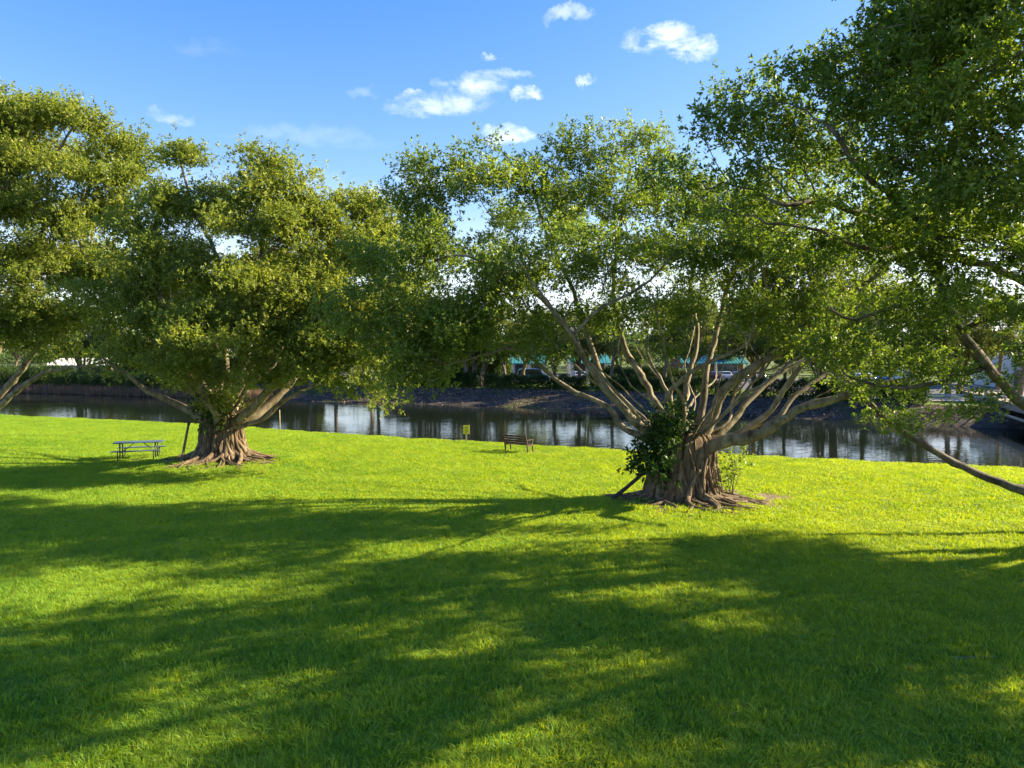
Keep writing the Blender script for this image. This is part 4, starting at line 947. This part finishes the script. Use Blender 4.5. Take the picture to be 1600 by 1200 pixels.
hedge(-17, -4.5, .2, 1.9, 4, leaf_ivy, 'dark thicket on the far bank around the many-stemmed trees left of the bench')
hedge(-16, 0, 7, 3.2, 11, leaf_hedge, 'tall dense thicket behind the low hedge and the bench, left of the blue van', w=2.2)
hedge(10, 23, 8, 2.5, 12, leaf_hedge, 'tall thicket behind the low hedge beyond the left limbs of the middle banyan', w=2.0)
hedge(-62, -27, 3, 3.4, 13, leaf_hedge, 'long tall thicket on the far bank behind the picnic-table banyan', w=2.2)
hedge(-92, -66, -7, 2.9, 5, leaf_hedge, 'tall green thicket on the far bank at the left edge', w=3.5, dens=1.3, zb=-.9)
hedge(-65, -40, -7, 2.3, 6, leaf_hedge, 'green thicket on the far bank above the picnic table', w=3.5, dens=1.3, zb=-.9)
hedge(-39, -26, 1.0, 1.5, 7, leaf_ivy, 'low dark thicket behind the picnic-table banyan')
def reeds():
    rng = np.random.default_rng(8); n = 9000; x = rng.uniform(-75, -30, n); y = np.array([farw(a) for a in x]) + .3 + rng.random(n)*2.2
    pos = np.stack([x, y, np.full(n, -1.35)+ (y-np.array([farw(a) for a in x]))*.22], 1); h = rng.uniform(.4, 1.1, n)
    lean = rng.normal(size=(n, 2))*.22; s = unit(np.stack([rng.normal(size=n), rng.normal(size=n)*.4, np.zeros(n)], 1))*.035
    tip = pos + np.stack([lean[:, 0]*h, lean[:, 1]*h, h], 1)
    v = np.stack([pos-s, pos+s, tip+s*.2, tip-s*.2], 1).reshape(-1, 3); f = np.arange(4*n).reshape(-1, 4)
    m = mat_leaf('dry_reed', (.14, .09, .06), (.22, .14, .09), (.30, .21, .13), (1.2, 1.1, .8))
    o = link('reeds', np_mesh('reeds', v, f, 4, m, {'rnd': ('POINT', np.repeat(rng.random(n), 4))})); tag(o, 'reddish dry reeds along the far waterline at the left', 'reeds', kind='stuff')
reeds()
def litter():
    rng = np.random.default_rng(9); n = 16000; x = rng.uniform(-40, 45, n); t = rng.random(n)
    fw = np.array([farw(a) for a in x]); w = np.array([bank_top(a) for a in x])-fw; y = fw + t*w; tt = (t*w+2.6)/(w+2.6)
    z = -2.0+2.05*(1-(1-tt)**1.6) + np.array([bank_noise(a, b)*min(1, 4*c*(1.05-c)) for a, b, c in zip(x, y, tt)]) + .03
    keep = (np.sin(x*.5+2*np.sin(y*.4))+np.sin(y*1.3+x*.23) > -.3) | (rng.random(n) < .3); pos = np.stack([x, y, z], 1)[keep]; n = len(pos)
    v, f, a = leaf_arrays(rng, pos, unit(rng.normal(size=(n, 3))*np.array([1, 1, .2])), .17, 2, rng.random(n), upbias=1.5)
    m = mat_leaf('dry_litter', (.05, .035, .03), (.19, .12, .08), (.45, .33, .24), (1, 1, 1), .9, .05)
    o = link('leaf_litter', np_mesh('leaf_litter', v, f, 4, m, {'rnd': ('POINT', a)})); tag(o, 'dry fallen leaves and debris scattered over the dark far bank', 'leaf litter', kind='stuff')
litter()

# ------------------------------------------------------------------ cars, buildings, bridge
m_glass = mat_simple('dark_car_glass', (.015, .02, .025), .06, 0, var=.05, spec=.9)
m_tyre = mat_simple('tyre_rubber', (.015, .015, .015), .8)
m_rim = mat_simple('alloy_rim', (.45, .46, .48), .3, .8)
m_lamp = mat_simple('lamp_lens', (.75, .75, .72), .15); m_tail = mat_simple('tail_lens', (.35, .02, .02), .2)
paints = {n: mat_simple('car_paint_'+n, c, .25, .2, var=.03) for n, c in dict(navy=(.03, .08, .26), white=(.70, .71, .72), silver=(.36, .38, .40), maroon=(.13, .015, .035), blue=(.03, .12, .35), grey=(.10, .11, .12)).items()}
def car_proto(kind='car'):
    root = empty('parked_car', (0, 0, 0)); W = .88
    if kind == 'van': prof = [(-2.3, .35), (-2.35, 1.0), (-2.2, 1.1), (-1.95, 1.85), (-1.6, 1.95), (.7, 1.95), (1.0, 1.85), (1.55, 1.12), (2.3, .98), (2.4, .7), (2.35, .35)]; gl = [(-1.9, 1.72), (-1.6, 1.82), (.65, 1.82), (.9, 1.74), (1.38, 1.16), (-2.05, 1.16)]
    else: prof = [(-2.2, .32), (-2.28, .75), (-2.15, .98), (-1.55, 1.03), (-1.0, 1.42), (-.6, 1.47), (.2, 1.46), (.55, 1.38), (1.15, .98), (2.0, .84), (2.25, .66), (2.22, .32)]; gl = [(-.95, 1.33), (-.6, 1.38), (.18, 1.38), (.5, 1.30), (.98, 1.0), (-1.38, 1.0)]
    n = len(prof); mb = MB(); vs = []
    rings = [(-W, .93), (-W+.06, 1.0), (W-.06, 1.0), (W, .93)]
    zc = .7
    for y, s in rings:
        for (x, z) in prof:
            ty = y*(1-.13*max(0, z-1.0)/.5); vs.append(V(x*(1 if s == 1 else .985), ty, z if s == 1 else z-.02*(z > .8)))
    fs = [(r*n+i, r*n+(i+1) % n, (r+1)*n+(i+1) % n, (r+1)*n+i) for r in range(3) for i in range(n)] + [tuple(range(n))[::-1], tuple(3*n+i for i in range(n))]
    mb.add(vs, fs); body = mb.build('body', paints['navy'], root)
    for s in (-1, 1):
        mb = MB(); f = []
        for (x, z) in gl: f.append(V(x, s*(W*(1-.13*max(0, z-1.0)/.5)+.004), z))
        f2 = [p + V(0, s*.006, 0) for p in f]; k = len(f)
        mb.add(f+f2, [tuple(range(k)), tuple(range(2*k-1, k-1, -1))]+[(i, (i+1) % k, k+(i+1) % k, k+i) for i in range(k)]); mb.build('side_window', m_glass, root)
    for (a, b, nm) in (((prof[7], prof[8], 'windscreen') if kind != 'van' else (prof[6], prof[7], 'windscreen')), ((prof[3], prof[4], 'rear_window') if kind != 'van' else (prof[2], prof[3], 'rear_window'))):
        a = Vector((a[0], 0, a[1])); b = Vector((b[0], 0, b[1])); c = (a+b)/2; d = b-a; mb = MB(); nn = Vector((d.z, 0, -d.x)).normalized(); nn = nn if nn.z > 0 else -nn
        p = [c - d*.42, c + d*.42]; mb.add([p[0]+V(0, -.70, 0)+nn*.012, p[0]+V(0, .70, 0)+nn*.012, p[1]+V(0, .66, 0)+nn*.012, p[1]+V(0, -.66, 0)+nn*.012, p[0]+V(0, -.70, 0), p[0]+V(0, .70, 0), p[1]+V(0, .66, 0), p[1]+V(0, -.66, 0)], [(0, 1, 2, 3), (7, 6, 5, 4), (0, 4, 5, 1), (1, 5, 6, 2), (2, 6, 7, 3), (3, 7, 4, 0)])
        mb.build(nm, m_glass, root)
    for x in (-1.38, 1.42):
        for y in (-1, 1):
            mb = MB(); mb.tube([(x, y*(W-.17), .33), (x, y*(W+.015), .33)], .33, 18); w = mb.build('wheel', m_tyre, root)
            MB().tube([(x, y*(W+.0), .33), (x, y*(W+.022), .33)], .20, 12).build('rim', m_rim, w)
    for y in (-.62, .62):
        MB().box((2.24 if kind != 'van' else 2.36, y, .70 if kind != 'van' else .78), (.06, .34, .13), bevel=.015).build('headlight', m_lamp, root)
        MB().box((-2.25 if kind != 'van' else -2.34, y, .84), (.06, .30, .14), bevel=.015).build('tail_light', m_tail, root)
    return root
def recolour(o, mat):
    for ch in bpy.data.objects:
        if ch.parent == o and ch.name.startswith('body'): ch.material_slots[0].link = 'OBJECT'; ch.material_slots[0].material = mat
cprotos = {'car': car_proto('car'), 'van': car_proto('van')}; cprotos['van'].name = 'parked_van'; cused = set()
for kind, px, d, rz, pt, lab in [
    ('van', 832, 108, 4, 'navy', 'dark blue van parked sideways beyond the hedge behind the bench'),
    ('car', 905, 112, 92, 'silver', 'silver car parked right of the dark blue van, seen between far trees'),
    ('car', 1108, 112, 84, 'maroon', 'maroon car seen between the upright trunks of the middle banyan'),
    ('car', 1131, 112, 90, 'silver', 'silver car parked between the maroon car and the navy car'),
    ('car', 1153, 112, 93, 'navy', 'navy car parked right of the silver car behind the middle banyan'),
    ('car', 1180, 112, 90, 'grey', 'dark grey car at the right end of the row behind the middle banyan'),
    ('car', 1326, 104, 88, 'navy', 'navy car leftmost of the four beyond the right limbs of the middle banyan'),
    ('car', 1347, 104, 91, 'white', 'white car between two blue cars beyond the right limbs of the middle banyan'),
    ('car', 1370, 104, 90, 'blue', 'bright blue car right of the white car beyond the right banyan limbs'),
    ('van', 1411, 102, 90, 'white', 'white van at the right end of the far parked cars'),
    ('car', 700, 116, 90, 'white', 'white car beyond the thicket left of the bench'),
    ('car', 975, 116, 88, 'white', 'white car beyond the left palm behind the middle banyan')]:
    o = cprotos[kind] if kind not in cused else copy_tree(cprotos[kind]); cused.add(kind)
    o.location = ((px-800)/FPX*d, d, .15); o.rotation_euler = (0, 0, R(rz)); recolour(o, paints[pt]); tag(o, lab, kind, 'vehicles in the far car park')

m_wall = mat_simple('cream_stucco', (.62, .56, .46), .9, var=.06, scale=1); m_white = mat_simple('white_stucco', (.58, .57, .54), .85, var=.05, scale=1)
m_teal = mat_simple('teal_metal_roof', (.03, .19, .18), .6, var=.1, scale=1); m_bluea = mat_simple('blue_awning', (.02, .25, .42), .6, var=.06)
m_brick = mat_simple('red_brown_wall', (.22, .10, .07), .9, var=.2, scale=2); m_win = mat_simple('shop_glass', (.03, .045, .05), .1, spec=.8)
def arcade(x0, x1, y, label, wall, roofm, hw=2.9, hr=3.7, depth=9, rz=0):
    cx_ = (x0+x1)/2; Lx = x1-x0; r = empty('shop_building', (cx_, y, .15), R(rz)); tag(r, label, 'building')
    MB().box((0, depth/2, hw/2), (Lx, depth, hw)).build('wall', wall, r)
    e = .9; mb = MB()
    a = [V(-Lx/2-.3, -e-1.5, hw-.65), V(Lx/2+.3, -e-1.5, hw-.65), V(Lx/2+.3, depth*.3, hr), V(-Lx/2-.3, depth*.3, hr), V(Lx/2+.3, depth+.3, hr), V(-Lx/2-.3, depth+.3, hr)]
    lo = [p - V(0, 0, .14) for p in a]
    mb.add(a+lo, [(0, 1, 2, 3), (3, 2, 4, 5), (7, 6, 9, 8), (8, 9, 11, 10), (0, 6, 7, 1), (5, 4, 10, 11), (0, 3, 9, 6), (3, 5, 11, 9), (1, 7, 8, 2), (2, 8, 10, 4)]); roof = mb.build('roof', roofm, r)
    mb = MB()
    k = 0; x = -Lx/2
    while x <= Lx/2: 
        s0 = V(x, -e-1.5, hw-.62); s1 = V(x, depth*.3, hr+.03); mb.tube([s0, s1], .03, 4); x += .6
    mb.build('seams', roofm, roof)
    n = max(2, int(Lx/4.2))
    for i in range(n):
        xx = -Lx/2 + (i+.5)*Lx/n; w = Lx/n*.62
        fr = MB().box((xx, -.03, 1.25), (w+.16, .08, 2.3)).build('window', m_white, r); MB().box((xx, -.08, 1.25), (w, .03, 2.1)).build('pane', m_win, fr)
    for i in range(n+1):
        xx = -Lx/2 + i*Lx/n*.995 + .1; c = MB().box((xx, -e-1.2, 1.1), (.28, .28, 2.2)).build('column', m_white, r); MB().box((xx, -e-1.2, .12), (.42, .42, .24)).build('plinth', m_white, c)
arcade(0, 6, 136, 'cream shop building with teal roof behind the dark blue van', m_wall, m_teal)
arcade(11, 18, 139, 'cream shop building with teal roof behind the palms and middle banyan', m_wall, m_teal)
arcade(31, 42.5, 136, 'red-brown shop building with teal roof behind the maroon and silver cars', m_brick, m_teal)
arcade(-88, -72, 142, 'white flat building beyond the thicket at the left edge', m_white, m_white, hw=2.4, hr=3.0)
def tower_block():
    d = 92; x = (1585-800)/FPX*d; r = empty('shop_building', (x, d, .15), R(-14)); tag(r, 'two-storey white building with teal roof edge and blue awning at the right edge', 'building')
    MB().box((8, 5, 3.0), (19, 10, 6.0)).build('wall', m_white, r)
    rf = MB().box((8, 5, 6.2), (20.2, 11.2, .45)).build('roof', m_teal, r)
    MB().box((8, 5, 6.46), (19.2, 10.2, .08)).build('coping', m_white, rf)
    mb = MB(); a = [V(1, 0, 3.2), V(12, 0, 3.2), V(12, -1.3, 2.5), V(1, -1.3, 2.5)]; mb.add(a + [p - V(0, 0, .08) for p in a], [(0, 1, 2, 3), (7, 6, 5, 4), (0, 4, 5, 1), (1, 5, 6, 2), (2, 6, 7, 3), (3, 7, 4, 0)]); mb.build('awning', m_bluea, r)
    for i in range(5):
        for z, h in ((1.2, 2.1), (4.4, 1.3)):
            f = MB().box((.8+i*3.4, -.03, z), (1.9, .08, h+.14)).build('window', m_wall, r); MB().box((.8+i*3.4, -.09, z), (1.7, .03, h)).build('pane', m_win, f)
    for i in range(4): MB().box((-1.2+i*4.4, -1.1, 1.5), (.25, .25, 3.0)).build('column', m_white, r)
tower_block()
def bridge():
    a = V(46.5, 76, 0); b = V(31, 36, 0); d = (b-a).normalized(); L = (b-a).length; rz = math.atan2(d.y, d.x)
    r = empty('road_bridge', (a.x, a.y, 0), rz); tag(r, 'low grey concrete bridge over the canal at the right edge', 'bridge')
    # local +x runs towards the near bank, local +y lies to the east
    MB().box((L/2, 4.2, .22), (L+8, 8, .42), bevel=.04).build('deck', m_conc, r)
    for y in (.35, 8.0):
        mb = MB(); mb.box((L/2, y, .50), (L+6, .22, .16), bevel=.02); mb.build('kerb', m_conc, r)
        mb = MB()
        for z in (.95, 1.35): mb.tube([(-2, y, z), (L+2, y, z)], .035, 6)
        rail = mb.build('railing', m_white, r)
        mb = MB(); x = -2
        while x < L+2: mb.box((x, y, .95), (.12, .12, .85)); x += 2.4
        mb.build('railing_posts', m_conc, rail)
    for x in (9, 20, 31): MB().box((x, 4.2, -1.2), (.6, 6.6, 2.5), bevel=.05).build('pier', m_white, r)
    MB().box((1.5, 3.0, -.9), (4, 7, 2.0), bevel=.05).build('abutment', m_conc, r)
    MB().tube([(-1, -.25, -.35), (L, -.25, -.35)], .11, 10).build('pipe', m_conc, r, smooth=True)
bridge()
def guard_rail():
    x0, x1 = 34, 62; m_gal = mat_simple('galvanised_rail', (.42, .43, .43), .5, .5)
    r = empty('guard_rail', (x0, bank_top(x0)+4, .1)); tag(r, 'long low guard rail beside the pale road on the far bank at right', 'guard rail')
    pts = [V(x-x0, bank_top(x)-bank_top(x0), .62) for x in np.arange(x0, x1+.1, 2)]
    mb = MB()
    for dz, rr in ((-.10, .05), (0, .035), (.10, .05)): mb.tube([p+V(0, 0, dz) for p in pts], rr, 6)
    mb.build('rail', m_gal, r)
    for p in pts[::2]: MB().box((p.x, p.y+.1, .35), (.14, .16, .8)).build('post', m_conc, r)
guard_rail()
m_road = mat_simple('pale_road_concrete', (.42, .38, .34), .9, var=.15, scale=.8, spec=.2)
def road():
    vs = []; xs = np.arange(30, 110, 2.0)
    for x in xs: vs += [(x, bank_top(x)+5, .156), (x, bank_top(x)+8, .158), (x, bank_top(x)+11, .156)]
    fs = [(i*3+j, i*3+3+j, i*3+4+j, i*3+1+j) for i in range(len(xs)-1) for j in range(2)]
    # ground sheets rise to .15 eight metres back: the road sits just above them
    o = link('road', np_mesh('road', np.array(vs)+np.array([0, 0, .006]), np.array(fs), 4, m_road)); tag(o, kind='structure')
road()
